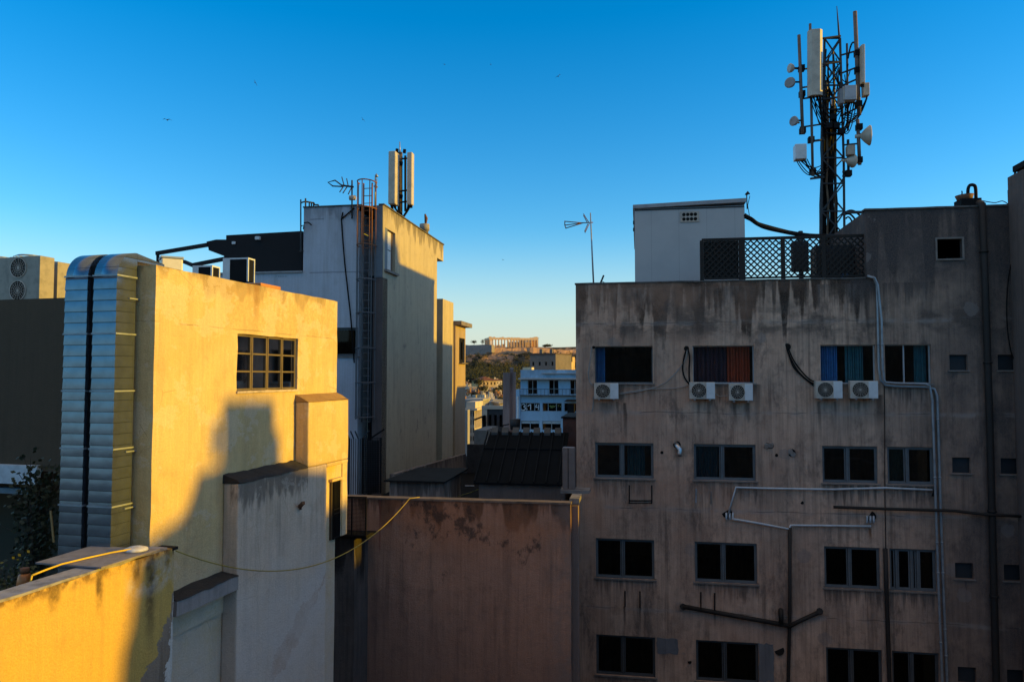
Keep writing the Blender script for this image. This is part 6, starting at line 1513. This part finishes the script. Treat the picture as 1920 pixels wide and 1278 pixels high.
while x < PLn - 2:
    L_ = random.uniform(1.5, 5)
    if random.random() < .62: b.box(FP, x, x + L_, -1.9, .3, tb + 12.82, tb + 12.9 + random.choice([.35, .5, .9]))
    x += L_ + random.uniform(.2, 1.5)
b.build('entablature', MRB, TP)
b = MB(); b.prism(FP, [(-.2, tb + 12.83), (5, tb + 12.83), (5, tb + 13.3), (1.2, tb + 14.2), (-.2, tb + 13.9)], -2, .4); b.prism(FP, [(PLn - 8, tb + 12.83), (PLn, tb + 12.83), (PLn, tb + 14), (PLn - 3, tb + 14.8), (PLn - 6, tb + 14)], -8, .2); b.build('pediment_corner', MRB, TP)
b = MB(); b.box(FP, 34, 60, -8, -6.6, tb, tb + 7.5); b.box(FP, 44, 52, -9, -6.5, tb + 7.5, tb + 10); b.box(FP, 34, 35.5, -24, -8, tb, tb + 8); b.box(FP, 14, 18, -26, -7, tb, tb + 3); b.box(FP, 60.5, 62, -26, -6, tb, tb + 11); b.box(FP, 24, 26, -26, -20, tb, tb + 5); b.build('inner_wall', MRB, TP)
b = MB()
for k in range(8): s_ = 40 + k * 3.6; b.beam(FP.P(s_, -5.5, tb), FP.P(s_, -5.5, tb + 9.5), .22)
for zz in (2.5, 5, 7.5, 9.4): b.beam(FP.P(40, -5.5, tb + zz), FP.P(65, -5.5, tb + zz), .2)
for k in range(4): s_ = PLn + .6; b.beam(FP.P(s_ + .3, -1 - 3 * k, tb - 1), FP.P(s_ + .3, -1 - 3 * k, tb + 13.5), .2)
for zz in (2, 5, 8, 11, 13): b.beam(FP.P(PLn + .9, -1, tb + zz), FP.P(PLn + .9, -11, tb + zz), .18)
b.build('scaffold', simple('scaffold', (.25, .17, .12), .8), TP)

# ================================================================ unseen buildings added outside the picture to cast the courtyard shadows
def toX(p, X): return p + SUNV * ((X - p.x) / SUNV.x)
OCM = plaster('unseen block render', (.35, .28, .22), (.3, .24, .2), (.16, .13, .11))
prof = [FY.W(205, 1420, NP), FY.W(232, 1200, NP), FY.W(240, 1192, NP), FY.W(259, 1042, NP), FY.W(284, 1008), FY.W(345, 966), FY.W(361, 922), FY.W(372, 884), FY.W(414, 872), FY.W(418, 747), FY.W(514, 748), FY.W(515, 806), FY.W(523, 812), FY.W(525, 868), FY.W(548, 874, NB_), FY.W(616, 880, NB_), FY.W(617, 1015, NB_)]  # blocker outline, traced back from the shadow edges on the yellow wall
pp = [toX(p, 20) for p in prof]
pp = [(p.y, max(p.z, .5)) for p in pp]
class YF:
    def P(s, a, n, z): return Vector((20 + n, a + n * math.tan(SUN_AZ), z))
poly = [(pp[0][0], 0)] + pp + [(pp[-1][0], 0)]
nb = thing('shadow_block', 'unseen stepped block shaped to cast the courtyard shadow', 'building', (26, 14, 0))
b = MB(); b.prism(YF(), poly, 0, 9); b.build('wall', OCM, nb)
b = MB(); m1 = toX(FY.W(403, 860), 20); m2 = toX(FY.W(405, 790), 20); b.tube([m1, m2], .12, 8); b.build('shadow_pole', STEEL, nb)  # pole added for the thin shadow on the yellow wall
y0 = pp[0][0]
b = MB(); b.box(YF(), y0 - 14, y0 - .02, 0, 12, 0, CZ - 3.2); tag(b.build('neighbour_house', OCM), 'lower plastered house beside the stepped block outside the picture', 'building')
gy = toX(atY(1074, 980, 19.9), 20); ga = toX(FY.W(632, 948), 20); gb = toX(FY.W(653, 948), 20)
b = MB(); b.box(YF(), pp[-1][0] + .02, gb.y, 0, 9, 0, ga.z); b.box(YF(), gb.y + .01, gy.y + .55, 0, 9, 0, gy.z); tag(b.build('shadow_annex', OCM), 'unseen low blocker limiting the sunlit gap beside the stepped block', 'building')  # low blockers added to limit the sunlit gap
g2 = FR.P(send + 4, 0, 0); b = MB(); b.box(YF(), gy.y + .57, gy.y + 4, 0, 9, 0, CZ + 4); tag(b.build('shadow_wing', OCM), 'unseen sun blocker adjoining the sooty apartment block outside the picture', 'building')  # unseen wing added to block sun beside the gap
# unseen tower added to shade the front corner of the tall building
q1, q2 = toX(FSd.W(724, 452), 27), toX(FSd.W(745, 455), 27)
b = MB(); b.box(type('Q', (), {'P': lambda s, a, n, z: Vector((27 + n, a, z))})(), q1.y - 3, q2.y, 0, 8, 0, q2.z); tag(b.build('shadow_tower', OCM), 'unseen tower shading the front corner of the tall building', 'building')
# the building the view is taken from
b = MB(); b.box(type('Q', (), {'P': lambda s, a, n, z: Vector((a, n, z))})(), -26, 16, -14, -.9, 0, CZ - 1.6); b.box(type('Q', (), {'P': lambda s, a, n, z: Vector((a, n, z))})(), -5, 26, -14, -5, CZ - 1.598, CZ + 3.2); tag(b.build('viewpoint_building', simple('viewpoint render', (.3, .27, .24), .9, 0, .3, 1)), 'plain building under the viewpoint facing the courtyard', 'building')

# ================================================================ birds
BIRD = simple('dark feathers', (.02, .02, .025), .8)
for i, (px, py, sp, tl, lab) in enumerate(((478, 155, .34, 1.1, 'dark swift diving steeply in the upper left sky'), (313, 225, .42, .1, 'dark bird gliding level in the left sky'), (680, 224, .28, .9, 'small bird above the ladder top aerials'),
                                    (1047, 143, .3, -.6, 'small bird high in the middle sky'), (833, 121, .16, .2, 'faint far bird high left of the middle'), (943, 487, .14, .4, 'faint far bird low above the temple gap'), (920, 121, .14, 1.2, 'faint far bird nearest the top centre of the sky'))):
    p = atY(px, py, 70); t = Matrix.Rotation(tl, 3, 'Y'); b = MB()
    def q(x, y, z): return p + t @ Vector((x, y, z)) * (sp / .34)
    b.tube([q(0, -.12, 0), q(0, 0, .01), q(0, .1, 0), q(0, .2, 0)], [.005, .04, .035, .004], 6)
    for sg in (-1, 1):
        b.hexa([q(0, -.05, .0), q(.18 * sg, -.03, .07), q(.18 * sg, .05, .07), q(0, .06, .0), q(0, -.05, .02), q(.18 * sg, -.03, .085), q(.18 * sg, .05, .085), q(0, .06, .02)])
        b.hexa([q(.181 * sg, -.03, .07), q(.36 * sg, .06, .02), q(.36 * sg, .08, .02), q(.181 * sg, .05, .07), q(.181 * sg, -.03, .085), q(.36 * sg, .06, .03), q(.36 * sg, .08, .03), q(.181 * sg, .05, .085)])
    tag(b.build('bird', BIRD), lab, 'bird', 'birds in the sky')
